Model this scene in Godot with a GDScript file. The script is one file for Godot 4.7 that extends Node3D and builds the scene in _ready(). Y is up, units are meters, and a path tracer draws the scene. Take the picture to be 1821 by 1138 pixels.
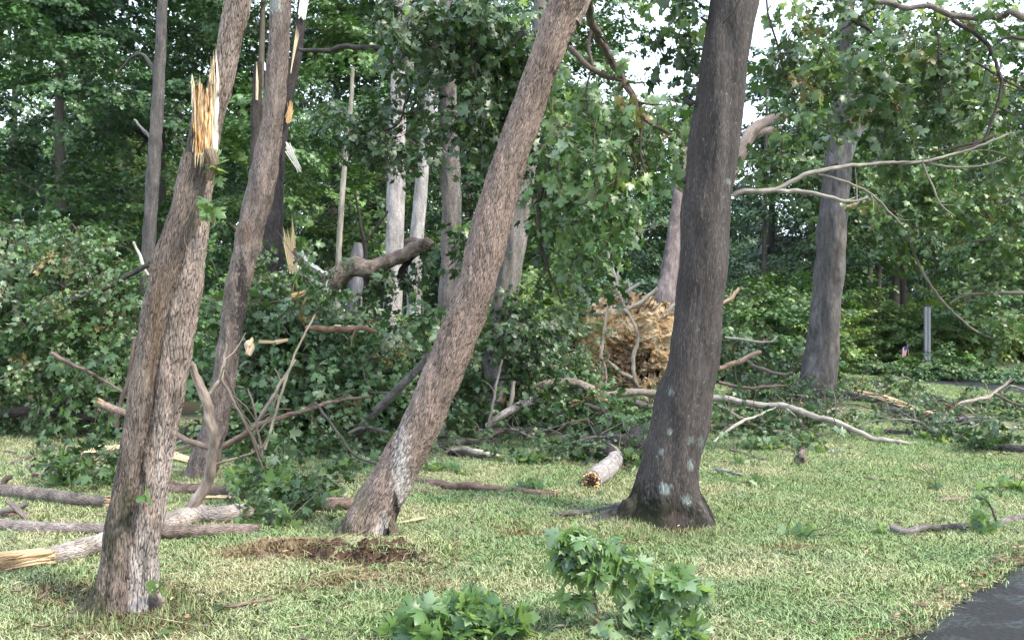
extends Node3D
# A wind-thrown wood at the edge of a lawn: standing and snapped maples, fallen crowns, logs, an uprooted root plate.

const F := 1577.0      # focal length in photo pixels
const CX := 910.5
const CY := 569.0
const EYE := 1.65

var rg := RandomNumberGenerator.new()
var nz := FastNoiseLite.new()
var nz2 := FastNoiseLite.new()
var drive_l: Array[Vector2] = []
var drive_c: Array[Vector2] = []
const DRIVE_HALF := 1.5

var m_bark := {}
var m_leaf: Array = []
var m_leaf_mm: StandardMaterial3D
var m_wood: StandardMaterial3D
var m_grass: StandardMaterial3D
var m_soil: StandardMaterial3D
var m_plain: StandardMaterial3D
var leaf_hi: Array = []
var leaf_lo: Array = []
var sprays: Array = []
var boughs: Array = []
var far_boughs: Array = []
var names := {}

class Acc:
	var v := PackedVector3Array()
	var n := PackedVector3Array()
	var c := PackedColorArray()
	var uv := PackedVector2Array()
	var i := PackedInt32Array()
	func mesh(mat = null) -> ArrayMesh:
		var a := []
		a.resize(Mesh.ARRAY_MAX)
		a[Mesh.ARRAY_VERTEX] = v
		a[Mesh.ARRAY_NORMAL] = n
		a[Mesh.ARRAY_COLOR] = c
		a[Mesh.ARRAY_TEX_UV] = uv
		a[Mesh.ARRAY_INDEX] = i
		var m := ArrayMesh.new()
		m.add_surface_from_arrays(Mesh.PRIMITIVE_TRIANGLES, a)
		if mat:
			m.surface_set_material(0, mat)
		return m

# ---------------------------------------------------------------- the scene
func _ready() -> void:
	nz.noise_type = FastNoiseLite.TYPE_SIMPLEX
	nz.frequency = 1.0
	nz.seed = 7
	nz.fractal_type = FastNoiseLite.FRACTAL_NONE
	nz2.noise_type = FastNoiseLite.TYPE_SIMPLEX
	nz2.frequency = 1.0
	nz2.seed = 23
	nz2.fractal_type = FastNoiseLite.FRACTAL_FBM
	nz2.fractal_octaves = 3

	var cam := Camera3D.new()
	cam.name = "camera"
	cam.position = Vector3(0, EYE, 0)
	cam.fov = rad_to_deg(2.0 * atan(569.0 / F))
	cam.near = 0.05
	cam.far = 400.0
	add_child(cam)
	cam.current = true

	var sky_m := ProceduralSkyMaterial.new()
	sky_m.sky_top_color = Color(0.80, 0.88, 0.98)
	sky_m.sky_horizon_color = Color(0.93, 0.96, 1.0)
	sky_m.sky_curve = 0.2
	sky_m.ground_bottom_color = Color(0.22, 0.25, 0.16)
	sky_m.ground_horizon_color = Color(0.35, 0.38, 0.30)
	sky_m.sun_angle_max = 1.0
	sky_m.energy_multiplier = 0.65
	var sky := Sky.new()
	sky.sky_material = sky_m
	var env := Environment.new()
	env.background_mode = Environment.BG_SKY
	env.sky = sky
	env.ambient_light_source = Environment.AMBIENT_SOURCE_SKY
	env.tonemap_mode = Environment.TONE_MAPPER_LINEAR
	env.tonemap_exposure = 5.2
	env.fog_enabled = true
	env.fog_density = 0.0001
	env.fog_light_color = Color(0.86, 0.93, 0.98)
	env.sdfgi_enabled = true
	env.ssao_enabled = true
	env.ssil_enabled = true
	var we := WorldEnvironment.new()
	we.name = "world_environment"
	we.environment = env
	add_child(we)

	var sun := DirectionalLight3D.new()
	sun.name = "sun"
	sun.light_energy = 0.5
	sun.light_color = Color(1.0, 0.96, 0.90)
	sun.light_angular_distance = 12.0
	sun.shadow_enabled = true
	add_child(sun)
	sun.look_at_from_position(Vector3(9, 11, 5), Vector3.ZERO)

	make_materials()
	make_leaf_meshes()
	drive_lines()
	build_ground()
	build_drive()
	build_grass()
	build_mound()
	build_standing_trees()
	build_wood()
	build_root_plate()
	build_fallen_crowns()
	build_logs()
	build_hanging_branches()
	build_near_branch()
	build_far_side()
	build_strewn_boughs()
	build_scatter()

# ---------------------------------------------------------------- placing
func at(px: float, py: float, d: float) -> Vector3:
	return Vector3((px - CX) / F * d, EYE - (py - CY) / F * d, -d)

func gd(py: float, r := 0.0) -> float:           # distance at which a thing of half height r rests on the ground
	return (EYE - r) * F / (py - CY)

func gr(px: float, py: float, r := 0.0) -> Vector3:
	return at(px, py, gd(py, r))

func lin(r: float, g: float, b: float) -> Color:
	return Color(r, g, b)

func srgb(c: Color) -> Color:
	return c.linear_to_srgb()

# ---------------------------------------------------------------- naming
func numbered(called: String) -> String:
	var k: int = names.get(called, 0)
	names[called] = k + 1
	return called if k == 0 else "%s_%03d" % [called, k]

func tag(o: Node, label: String, category: String, group := "") -> void:
	if label != "":
		o.set_meta("label", label)
	if category != "":
		o.set_meta("category", category)
	if group != "":
		o.set_meta("group", group)

func thing(called: String, label: String, category: String, pos: Vector3, group := "") -> Node3D:
	var o := Node3D.new()
	o.name = numbered(called)
	add_child(o)
	o.position = pos
	tag(o, label, category, group)
	return o

func part(called: String, mesh: Mesh, mat: Material, parent: Node, kind := "") -> MeshInstance3D:
	var o := MeshInstance3D.new()
	o.mesh = mesh
	if mat:
		o.material_override = mat
	o.name = numbered(called) if parent == self else called
	parent.add_child(o, true)
	if parent != self and not (parent is MeshInstance3D):
		o.position = -(parent as Node3D).position
	if kind != "":
		o.set_meta("kind", kind)
	return o

func multi(called: String, mesh: Mesh, xf: Array, cols: Array, mat: Material, parent: Node) -> void:
	if xf.is_empty():
		return
	var mm := MultiMesh.new()
	mm.transform_format = MultiMesh.TRANSFORM_3D
	mm.use_colors = true
	mm.mesh = mesh
	mm.instance_count = xf.size()
	for k in xf.size():
		mm.set_instance_transform(k, xf[k])
		mm.set_instance_color(k, cols[k])
	var o := MultiMeshInstance3D.new()
	o.multimesh = mm
	o.material_override = mat
	o.name = numbered(called) if parent == self else called
	o.set_meta("kind", "stuff")
	parent.add_child(o, true)
	if parent != self and not (parent is MeshInstance3D):
		o.position = -(parent as Node3D).position

# ---------------------------------------------------------------- textures and materials
func seam_noise(type: int, freq: float, seed_: int, fractal := 0, oct := 3, warp := 0.0, ret := -1, size := 512) -> PackedByteArray:
	var n := FastNoiseLite.new()
	n.noise_type = type
	n.frequency = freq
	n.seed = seed_
	n.fractal_type = fractal
	n.fractal_octaves = oct
	if ret >= 0:
		n.cellular_return_type = ret
	if warp > 0.0:
		n.domain_warp_enabled = true
		n.domain_warp_amplitude = warp
		n.domain_warp_frequency = freq * 0.7
		n.domain_warp_fractal_type = FastNoiseLite.DOMAIN_WARP_FRACTAL_NONE
	var im := n.get_seamless_image(size, size, false, false, 0.12, true)
	im.convert(Image.FORMAT_L8)
	return im.get_data()

func tex_from(b: PackedByteArray, size: int) -> ImageTexture:
	var im := Image.create_from_data(size, size, false, Image.FORMAT_L8, b)
	im.convert(Image.FORMAT_RGB8)
	return ImageTexture.create_from_image(im)

func bark_mat(kind: String, relief: float, rough: float) -> StandardMaterial3D:
	var S := 512
	var h := PackedByteArray()
	var a := PackedByteArray()
	h.resize(S * S)
	a.resize(S * S)
	var fine := seam_noise(FastNoiseLite.TYPE_SIMPLEX, 0.06, 5, FastNoiseLite.FRACTAL_FBM, 3)
	var wide := seam_noise(FastNoiseLite.TYPE_SIMPLEX, 0.010, 9, FastNoiseLite.FRACTAL_FBM, 3)
	if kind == "furrowed" or kind == "deep":
		var cell := seam_noise(FastNoiseLite.TYPE_CELLULAR, 0.075 if kind == "furrowed" else 0.045, 3, 0, 1, 12.0, FastNoiseLite.RETURN_DISTANCE2_SUB)
		var ridg := seam_noise(FastNoiseLite.TYPE_SIMPLEX, 0.036, 21, FastNoiseLite.FRACTAL_RIDGED, 2, 10.0)
		for k in S * S:
			var c := cell[k] / 255.0
			var r := ridg[k] / 255.0
			var f := fine[k] / 255.0
			var hh := clampf(smoothstep(0.0, 0.30, c) * 0.30 + smoothstep(0.05, 0.40, 1.0 - r) * 0.52 + f * 0.25, 0.0, 1.0)
			h[k] = int(hh * 255.0)
			var lum := lerpf(0.30, 0.95, smoothstep(0.15, 0.95, hh)) * (0.72 + 0.46 * f) * (0.80 + 0.36 * wide[k] / 255.0)
			a[k] = int(clampf(pow(lum, 0.4545), 0.0, 1.0) * 255.0)
	elif kind == "streaked":
		var ridg2 := seam_noise(FastNoiseLite.TYPE_SIMPLEX, 0.018, 31, FastNoiseLite.FRACTAL_RIDGED, 2, 14.0)
		var cell2 := seam_noise(FastNoiseLite.TYPE_CELLULAR, 0.085, 13, 0, 1, 10.0, FastNoiseLite.RETURN_DISTANCE2_SUB)
		for k in S * S:
			var r2 := ridg2[k] / 255.0
			var f2 := fine[k] / 255.0
			var c2 := smoothstep(0.0, 0.3, cell2[k] / 255.0)
			var streak := smoothstep(0.83, 0.97, r2)
			h[k] = int(clampf(0.25 + 0.35 * streak + 0.25 * f2 + 0.2 * c2, 0.0, 1.0) * 255.0)
			var lum2 := 1.5 * (0.26 + 0.75 * streak) * (0.6 + 0.7 * f2) * (0.75 + 0.4 * wide[k] / 255.0) * (0.8 + 0.2 * c2)
			a[k] = int(clampf(pow(lum2, 0.4545), 0.0, 1.0) * 255.0)
	else:
		var spot := seam_noise(FastNoiseLite.TYPE_CELLULAR, 0.03, 17, 0, 1, 10.0, FastNoiseLite.RETURN_DISTANCE)
		for k in S * S:
			var f3 := fine[k] / 255.0
			var s3 := spot[k] / 255.0
			h[k] = int(clampf(0.4 * f3 + 0.5 * s3, 0.0, 1.0) * 255.0)
			var lum3 := 0.72 * (0.62 + 0.6 * f3) * (0.66 + 0.6 * wide[k] / 255.0)
			a[k] = int(clampf(pow(lum3, 0.4545), 0.0, 1.0) * 255.0)
	var m := StandardMaterial3D.new()
	m.albedo_texture = tex_from(a, S)
	m.heightmap_enabled = true
	m.heightmap_texture = tex_from(h, S)
	m.heightmap_scale = relief
	m.roughness = rough
	m.metallic_specular = 0.3
	m.vertex_color_use_as_albedo = true
	return m

func make_materials() -> void:
	m_bark["furrowed"] = bark_mat("furrowed", 1.3, 0.92)
	m_bark["deep"] = bark_mat("deep", 2.2, 0.95)
	m_bark["streaked"] = bark_mat("streaked", 0.7, 0.8)
	m_bark["smooth"] = bark_mat("smooth", 0.5, 0.85)
	var pal := [Color(0.026, 0.060, 0.022), Color(0.042, 0.090, 0.030), Color(0.064, 0.122, 0.040), Color(0.100, 0.165, 0.052), Color(0.150, 0.215, 0.120), Color(0.020, 0.040, 0.024)]
	for c in pal:
		var m := StandardMaterial3D.new()
		m.albedo_color = srgb(c)
		leaf_look(m)
		m_leaf.append(m)
	m_leaf_mm = StandardMaterial3D.new()
	m_leaf_mm.vertex_color_use_as_albedo = true
	leaf_look(m_leaf_mm)
	m_wood = StandardMaterial3D.new()
	m_wood.vertex_color_use_as_albedo = true
	m_wood.roughness = 0.75
	var wb := seam_noise(FastNoiseLite.TYPE_SIMPLEX, 0.05, 77, FastNoiseLite.FRACTAL_FBM, 3, 0.0, -1, 256)
	m_wood.heightmap_enabled = true
	m_wood.heightmap_texture = tex_from(wb, 256)
	m_wood.heightmap_scale = 0.4
	var wa := PackedByteArray()
	wa.resize(wb.size())
	for k in wb.size():
		wa[k] = int(clampf(pow(0.72 + 0.45 * wb[k] / 255.0, 0.4545), 0, 1) * 255.0)
	m_wood.albedo_texture = tex_from(wa, 256)
	m_grass = StandardMaterial3D.new()
	m_grass.vertex_color_use_as_albedo = true
	m_grass.cull_mode = BaseMaterial3D.CULL_DISABLED
	m_grass.roughness = 0.6
	m_grass.metallic_specular = 0.25
	m_grass.backlight_enabled = true
	m_grass.backlight = Color(0.5, 0.5, 0.3)
	m_soil = StandardMaterial3D.new()
	m_soil.vertex_color_use_as_albedo = true
	m_soil.roughness = 1.0
	m_soil.metallic_specular = 0.1
	m_soil.uv1_triplanar = true
	m_soil.uv1_world_triplanar = true
	m_soil.uv1_scale = Vector3(1.6, 1.6, 1.6)
	var sb := seam_noise(FastNoiseLite.TYPE_SIMPLEX, 0.03, 41, FastNoiseLite.FRACTAL_FBM, 5)
	m_soil.heightmap_enabled = true
	m_soil.heightmap_texture = tex_from(sb, 512)
	m_soil.heightmap_scale = 2.5
	var sa := PackedByteArray()
	sa.resize(sb.size())
	for k in sb.size():
		sa[k] = int(clampf(pow(0.45 + 0.75 * sb[k] / 255.0, 0.4545), 0, 1) * 255.0)
	m_soil.albedo_texture = tex_from(sa, 512)
	m_plain = StandardMaterial3D.new()
	m_plain.vertex_color_use_as_albedo = true
	m_plain.roughness = 0.7

func leaf_look(m: StandardMaterial3D) -> void:
	m.roughness = 0.42
	m.metallic_specular = 0.5
	m.cull_mode = BaseMaterial3D.CULL_DISABLED
	m.backlight_enabled = true
	m.backlight = Color(0.56, 0.66, 0.34)

# ---------------------------------------------------------------- tubes
func cr(p0: Vector3, p1: Vector3, p2: Vector3, p3: Vector3, t: float) -> Vector3:
	return 0.5 * (2.0 * p1 + (p2 - p0) * t + (2.0 * p0 - 5.0 * p1 + 4.0 * p2 - p3) * t * t + (3.0 * p1 - p0 - 3.0 * p2 + p3) * t * t * t)

# tint: a Color, or a Callable (position, outward direction) -> Color
func tube(pts: Array, rad: Array, seg: int, step: float, tint, bump := 0.0, lobes := 0.0, acc: Acc = null, seed_ := 0, tile := 0.36, tile_v := 2.6, ridge := 0.0) -> Acc:
	if acc == null:
		acc = Acc.new()
	var np := pts.size()
	var P: Array[Vector3] = []
	var R: Array[float] = []
	for k in np - 1:
		var a: Vector3 = pts[k]
		var b: Vector3 = pts[k + 1]
		var n_: int = clampi(int(ceil(a.distance_to(b) / step)), 1, 160)
		for q in n_:
			var t := float(q) / n_
			P.append(cr(pts[maxi(k - 1, 0)], a, b, pts[mini(k + 2, np - 1)], t))
			var tr := t * t * (3.0 - 2.0 * t)
			R.append(lerpf(rad[k], rad[k + 1], lerpf(t, tr, 0.4)))
	P.append(pts[np - 1])
	R.append(rad[np - 1])
	var n := P.size()
	var base := acc.v.size()
	var tang := (P[1] - P[0]).normalized()
	var side := tang.cross(Vector3(0.31, 0.2, 0.93))
	side = side.normalized()
	var s := 0.0
	var mean_r := 0.0
	for r in R:
		mean_r += r / n
	if mean_r < 0.05:                              # thin limbs kink at their nodes
		var off := Vector3(seed_ * 3.7 + pts[0].x * 5.0, 0, 0)
		for k in range(1, n - 1):
			var w := P[k] / (mean_r * 9.0) + off
			P[k] += Vector3(nz.get_noise_3dv(w), nz.get_noise_3dv(w + Vector3(50, 0, 0)), nz.get_noise_3dv(w + Vector3(0, 50, 0))) * mean_r * 0.5
	var rep := maxi(1, roundi(TAU * mean_r / tile))
	var use_fn: bool = tint is Callable
	for k in n:
		if k > 0:
			s += P[k].distance_to(P[k - 1])
		tang = (P[mini(k + 1, n - 1)] - P[maxi(k - 1, 0)]).normalized()
		side = (side - tang * side.dot(tang)).normalized()
		var bi := tang.cross(side)
		for j in seg + 1:
			var ang := TAU * (j % seg) / seg
			var o := side * cos(ang) + bi * sin(ang)
			var r := R[k]
			if bump > 0.0:
				var w := P[k] + o * r
				r *= 1.0 + bump * (nz.get_noise_3d(w.x * 3.0 / mean_r * 0.25, w.y * 1.1 / mean_r * 0.25, w.z * 3.0 / mean_r * 0.25 + seed_) + 0.5 * nz2.get_noise_3d(o.x * 2.2, s * 1.3 / mean_r * 0.2, o.z * 2.2 + o.y + seed_))
			if ridge > 0.0:
				var wr := P[k] + o * R[k]
				var rn := nz.get_noise_3d(wr.x * 46.0 + 3.0 * nz2.get_noise_2d(s * 4.0, ang), s * 5.0, wr.z * 46.0)
				r += ridge * (0.45 - absf(rn) * 1.5)
			if lobes > 0.0:
				r *= 1.0 + lobes * exp(-s / (mean_r * 1.1)) * (0.5 * cos(3.0 * ang + seed_) + 0.5 * cos(5.0 * ang + 1.3 + seed_))
			var pos := P[k] + o * r
			acc.v.append(pos)
			acc.n.append(o)
			acc.uv.append(Vector2(float(j) / seg * rep, s / tile_v))
			acc.c.append(tint.call(pos, o) if use_fn else tint)
	# true normals on the displaced grid
	var w1 := seg + 1
	if bump > 0.0 or lobes > 0.0 or ridge > 0.0:
		for k in n:
			for j in seg + 1:
				var jm := (j - 1 + seg) % seg
				var jp := (j + 1) % seg
				var du := acc.v[base + k * w1 + jp] - acc.v[base + k * w1 + jm]
				var dv := acc.v[base + mini(k + 1, n - 1) * w1 + j] - acc.v[base + maxi(k - 1, 0) * w1 + j]
				var nn := dv.cross(du)
				if nn.dot(acc.n[base + k * w1 + j]) < 0.0:
					nn = -nn
				if nn.length_squared() > 1e-14:
					acc.n[base + k * w1 + j] = nn.normalized()
	for k in n - 1:
		for j in seg:
			var a0 := base + k * w1 + j
			acc.i.append_array(PackedInt32Array([a0, a0 + w1, a0 + 1, a0 + 1, a0 + w1, a0 + w1 + 1]))
	for e in 2:                                   # close both ends
		var k := 0 if e == 0 else n - 1
		var d := (P[0] - P[1]).normalized() if e == 0 else (P[n - 1] - P[n - 2]).normalized()
		var ci := acc.v.size()
		acc.v.append(P[k] + d * R[k] * 0.15)
		acc.n.append(d)
		acc.uv.append(Vector2(0.5, s / tile_v))
		acc.c.append(tint.call(P[k], d) if use_fn else tint)
		for j in seg:
			acc.v.append(acc.v[base + k * w1 + j])
			acc.n.append(d)
			acc.uv.append(acc.uv[base + k * w1 + j])
			acc.c.append(acc.c[base + k * w1 + j])
		for j in seg:
			var x := ci + 1 + j
			var y := ci + 1 + (j + 1) % seg
			acc.i.append_array(PackedInt32Array([ci, x, y] if e == 0 else [ci, y, x]))
	return acc

# a line in the photo's pixels, [px, py, distance, half width in px]
func line(list: Array) -> Array:
	var p := []
	var r := []
	for e in list:
		p.append(at(e[0], e[1], e[2]))
		r.append(e[3] / F * e[2])
	return [p, r]

# a line lying on the ground, [px, py, half width in px]; lift raises every point by metres
func ground_line(list: Array, lift := 0.0) -> Array:
	var p := []
	var r := []
	for e in list:
		var rr: float = e[2] / F * gd(e[1])
		p.append(gr(e[0], e[1], rr * 0.8 + lift))
		r.append(rr)
	return [p, r]

func mottled(base: Color, vary := 0.25, patches := []) -> Callable:
	var pts := []
	for q in patches:       # [px, py, distance, half width px, half height px, colour, strength]
		pts.append([at(q[0], q[1], q[2]), q[3] / F * q[2], q[4] / F * q[2], q[5], q[6]])
	return func(p: Vector3, _o: Vector3) -> Color:
		var k := 1.0 + vary * 1.6 * nz2.get_noise_3d(p.x * 4.0, p.y * 1.2, p.z * 4.0) + vary * nz.get_noise_3d(p.x * 14.0, p.y * 5.0, p.z * 14.0)
		var c := base * k
		for q in pts:
			var d: Vector3 = p - q[0]
			var e: float = sqrt(d.x * d.x / (q[1] * q[1]) + d.y * d.y / (q[2] * q[2]))
			if e < 1.8 and d.z > -0.5:
				e += 0.5 * nz.get_noise_3d(p.x * 22.0, p.y * 22.0, p.z * 22.0) + 0.4 * nz.get_noise_3d(p.x * 60.0, p.y * 60.0, p.z * 60.0)
				c = c.lerp(q[3], q[4] * (1.0 - smoothstep(0.72, 1.08, e)))
		c.a = 1.0
		return c

# torn wood: tapered slivers of wood from a to b
func sliver(acc: Acc, a: Vector3, b: Vector3, w: float, t: float, c: Color, blunt := 0.25) -> void:
	var d := (b - a).normalized()
	var x := d.cross(Vector3(0.1, 0.25, 0.96)).normalized()
	var z := d.cross(x)
	var base := acc.v.size()
	var L := a.distance_to(b)
	var mid := a.lerp(b, 0.62) + x * w * rg.randf_range(-0.3, 0.3)
	for ring in 3:
		var q := a if ring == 0 else (mid if ring == 1 else b)
		var k := 1.0 if ring == 0 else (0.85 if ring == 1 else blunt)
		for j in 4:
			var ox: float = [-1.0, 1.0, 1.0, -1.0][j]
			var oz: float = [-1.0, -1.0, 1.0, 1.0][j]
			acc.v.append(q + x * w * k * ox + z * t * k * oz)
			acc.n.append((x * ox + z * oz).normalized())
			acc.uv.append(Vector2(j * 0.25, ring * L * 0.2))
			acc.c.append(c)
	for ring in 2:
		for j in 4:
			var p := base + ring * 4 + j
			var p2 := base + ring * 4 + (j + 1) % 4
			acc.i.append_array(PackedInt32Array([p, p + 4, p2, p2, p + 4, p2 + 4]))
	acc.i.append_array(PackedInt32Array([base + 8, base + 10, base + 9, base + 8, base + 11, base + 10]))

const CREAM := Color(0.90, 0.68, 0.42)
const TAN := Color(0.82, 0.48, 0.21)
const WHITEWOOD := Color(0.92, 0.86, 0.74)
const REDWOOD := Color(0.30, 0.15, 0.10)

func wood_color(warm := 0.5) -> Color:
	var c := CREAM.lerp(TAN, clampf(warm + rg.randf_range(-0.35, 0.35), 0, 1))
	return c * rg.randf_range(0.8, 1.1)

func torn_end(c: Vector3, dir: Vector3, r: float, n: int, len_: float, warm := 0.5) -> Acc:
	var acc := Acc.new()
	var u := dir.cross(Vector3(0.2, 0.9, 0.3)).normalized()
	n = n * 2
	var w := dir.cross(u)
	for k in n:
		var a := rg.randf() * TAU
		var q := sqrt(rg.randf()) * r * 0.92
		var s := c + (u * cos(a) + w * sin(a)) * q
		var L := len_ * rg.randf_range(0.15, 1.0) * (0.5 + 0.5 * q / r)
		var wc := wood_color(warm).lerp(Color(0.26, 0.14, 0.07), 0.85 * smoothstep(0.75, 0.2, q / r + rg.randf_range(-0.15, 0.15)))
		sliver(acc, s - dir * r * 0.6, s + (dir + rand_dir() * 0.35) * L, r * rg.randf_range(0.06, 0.16), r * rg.randf_range(0.04, 0.10), wc, rg.randf_range(0.05, 0.5))
	return acc

# a plate of torn fibres: face (u, v) -> point, thickness backwards, colour (u, v)
func fibre_plate(acc: Acc, face: Callable, nu: int, nv: int, thick: Vector3, col: Callable) -> void:
	for side in 2:
		var base := acc.v.size()
		for j in nv + 1:
			for i in nu + 1:
				var u := float(i) / nu
				var v := float(j) / nv
				var p: Vector3 = face.call(u, v)
				if side == 1:
					p += thick * (1.0 - 0.8 * v)
				acc.v.append(p)
				acc.n.append(Vector3.ZERO)
				acc.c.append(col.call(u, v))
				acc.uv.append(Vector2(u * 3.0, v * 0.4))
		var w := nu + 1
		for j in nv + 1:
			for i in w:
				var du := acc.v[base + j * w + mini(i + 1, nu)] - acc.v[base + j * w + maxi(i - 1, 0)]
				var dv := acc.v[base + mini(j + 1, nv) * w + i] - acc.v[base + maxi(j - 1, 0) * w + i]
				acc.n[base + j * w + i] = (du.cross(dv) * (1.0 if side == 0 else -1.0)).normalized()
		for j in nv:
			for i in nu:
				var a := base + j * w + i
				if side == 0:
					acc.i.append_array(PackedInt32Array([a, a + w, a + 1, a + 1, a + w, a + w + 1]))
				else:
					acc.i.append_array(PackedInt32Array([a, a + 1, a + w, a + 1, a + w + 1, a + w]))

# ---------------------------------------------------------------- leaves
const OUT_HI := [[0.10, -0.03], [0.36, -0.16], [0.27, 0.02], [0.50, 0.06], [0.36, 0.19], [0.62, 0.25], [0.80, 0.46], [0.60, 0.42], [0.56, 0.58], [0.24, 0.40], [0.26, 0.60], [0.40, 0.74], [0.22, 0.72], [0.13, 0.86]]
const OUT_LO := [[0.34, -0.12], [0.30, 0.13], [0.74, 0.42], [0.24, 0.42], [0.33, 0.70]]
const OUT_OVAL := [[0.22, 0.14], [0.30, 0.42], [0.18, 0.76]]

func add_leaf(acc: Acc, b: Basis, o: Vector3, outline: Array, fold: float, droop: float, c: Color) -> void:
	var base := acc.v.size()
	var pts := [[0.0, 0.36], [0.0, 0.0]]
	pts.append_array(outline)
	pts.append([0.0, 1.0])
	for k in range(outline.size() - 1, -1, -1):
		pts.append([-outline[k][0], outline[k][1]])
	for q in pts:
		var x: float = q[0]
		var y: float = q[1]
		var rr := x * x + (y - 0.3) * (y - 0.3)
		var z := fold * absf(x) - droop * rr
		acc.v.append(o + b * Vector3(x, y, z))
		acc.n.append((b * Vector3(-fold * signf(x) + 2.0 * droop * x, 2.0 * droop * (y - 0.3), 1.0)).normalized())
		acc.uv.append(Vector2(x, y))
		acc.c.append(c)
	var m := pts.size() - 1
	for k in m:
		acc.i.append_array(PackedInt32Array([base, base + 1 + (k + 1) % m, base + 1 + k]))

func leaf_basis(tip: Vector3, up: Vector3, s: float) -> Basis:
	var y := tip.normalized()
	var x := y.cross(up)
	if x.length_squared() < 1e-4:
		x = y.cross(Vector3(0.3, 0.1, 0.9))
	x = x.normalized()
	return Basis(x * s, y * s, x.cross(y) * s)

func rand_dir() -> Vector3:
	var z := rg.randf_range(-1, 1)
	var a := rg.randf() * TAU
	var q := sqrt(1.0 - z * z)
	return Vector3(q * cos(a), z, q * sin(a))

func thin_stem(acc: Acc, a: Vector3, b: Vector3, r0: float, r1: float, c: Color) -> void:
	var d := (b - a).normalized()
	var x := d.cross(Vector3(0.23, 0.31, 0.9)).normalized()
	var z := d.cross(x)
	var base := acc.v.size()
	for ring in 2:
		for j in 3:
			var an := TAU * j / 3.0
			var o := x * cos(an) + z * sin(an)
			acc.v.append((a + o * r0) if ring == 0 else (b + o * r1))
			acc.n.append(o)
			acc.uv.append(Vector2(j, ring))
			acc.c.append(c)
	for j in 3:
		var p := base + j
		var p2 := base + (j + 1) % 3
		acc.i.append_array(PackedInt32Array([p, p + 3, p2, p2, p + 3, p2 + 3]))

func make_leaf_meshes() -> void:
	rg.seed = 4
	for k in 4:
		for which in 2:
			var acc := Acc.new()
			add_leaf(acc, Basis.IDENTITY, Vector3(0, 0.0, 0), OUT_HI if which == 0 else OUT_LO, [0.30, -0.15, 0.12, 0.42][k], [0.25, 0.55, 0.10, 0.40][k], Color(1, 1, 1))
			thin_stem(acc, Vector3(0, -0.55, 0.12), Vector3(0, 0.02, 0), 0.016, 0.012, Color(1, 0.8, 0.6))
			(leaf_hi if which == 0 else leaf_lo).append(acc.mesh())
	for k in 4:                                   # a spray: a short twig with hanging maple leaves
		var acc := Acc.new()
		var tip := Vector3(0, 0.5, -0.05)
		thin_stem(acc, Vector3.ZERO, tip, 0.006, 0.003, Color(1.0, 0.45, 0.5))
		for q in 15:
			var t := rg.randf_range(0.1, 1.05)
			var ax := tip * t
			var out := Vector3(rg.randf_range(-1, 1), rg.randf_range(-0.1, 0.7), rg.randf_range(-0.5, 0.6)).normalized()
			var st := ax + out * rg.randf_range(0.05, 0.13)
			thin_stem(acc, ax, st, 0.0025, 0.002, Color(1.0, 0.7, 0.6))
			var tipd := (out + Vector3(0, -0.1, -rg.randf_range(0.2, 1.1))).normalized()
			var b := leaf_basis(tipd, Vector3(rg.randf_range(-1.1, 1.1), rg.randf_range(-0.8, 0.8), 1.0), rg.randf_range(0.055, 0.125))
			var l := rg.randf_range(0.75, 1.0)
			add_leaf(acc, b, st, OUT_LO, rg.randf_range(-0.1, 0.4), rg.randf_range(0.1, 0.6), Color(l, l, l * rg.randf_range(0.8, 1.0)))
		sprays.append(acc.mesh())
	for k in 4:                                   # a bough for trees farther off: layered leaves on a forked twig, 1.2 m long
		for far in 2:
			var acc := Acc.new()
			thin_stem(acc, Vector3.ZERO, Vector3(0, 1.1, 0), 0.012, 0.004, Color(0.9, 0.5, 0.5))
			for q in 4:
				var y0 := 0.2 + 0.2 * q
				var sx := (1.0 if q % 2 == 0 else -1.0)
				thin_stem(acc, Vector3(0, y0, 0), Vector3(sx * 0.4, y0 + 0.3, -0.06), 0.006, 0.003, Color(0.9, 0.5, 0.5))
			var num := 64 if far == 0 else 46
			for q in num:
				var t := rg.randf_range(0.08, 1.1)
				var x := rg.randf_range(-1, 1) * 0.52 * (1.15 - t * 0.65)
				var o := Vector3(x, t, rg.randf_range(-0.13, 0.08) - 0.12 * x * x)
				var tipd := Vector3(x * 1.6 + rg.randf_range(-0.6, 0.6), rg.randf_range(0.1, 1.0), rg.randf_range(-0.7, 0.1))
				var b := leaf_basis(tipd, Vector3(rg.randf_range(-0.5, 0.5), rg.randf_range(-0.5, 0.5), 1.0), rg.randf_range(0.10, 0.16) * (1.0 if far == 0 else 1.25))
				var l := rg.randf_range(0.7, 1.0)
				add_leaf(acc, b, o, OUT_LO if far == 0 else OUT_OVAL, rg.randf_range(0.0, 0.3), rg.randf_range(0.1, 0.4), Color(l, l, l * rg.randf_range(0.8, 1.0)))
			(boughs if far == 0 else far_boughs).append(acc.mesh())

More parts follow.
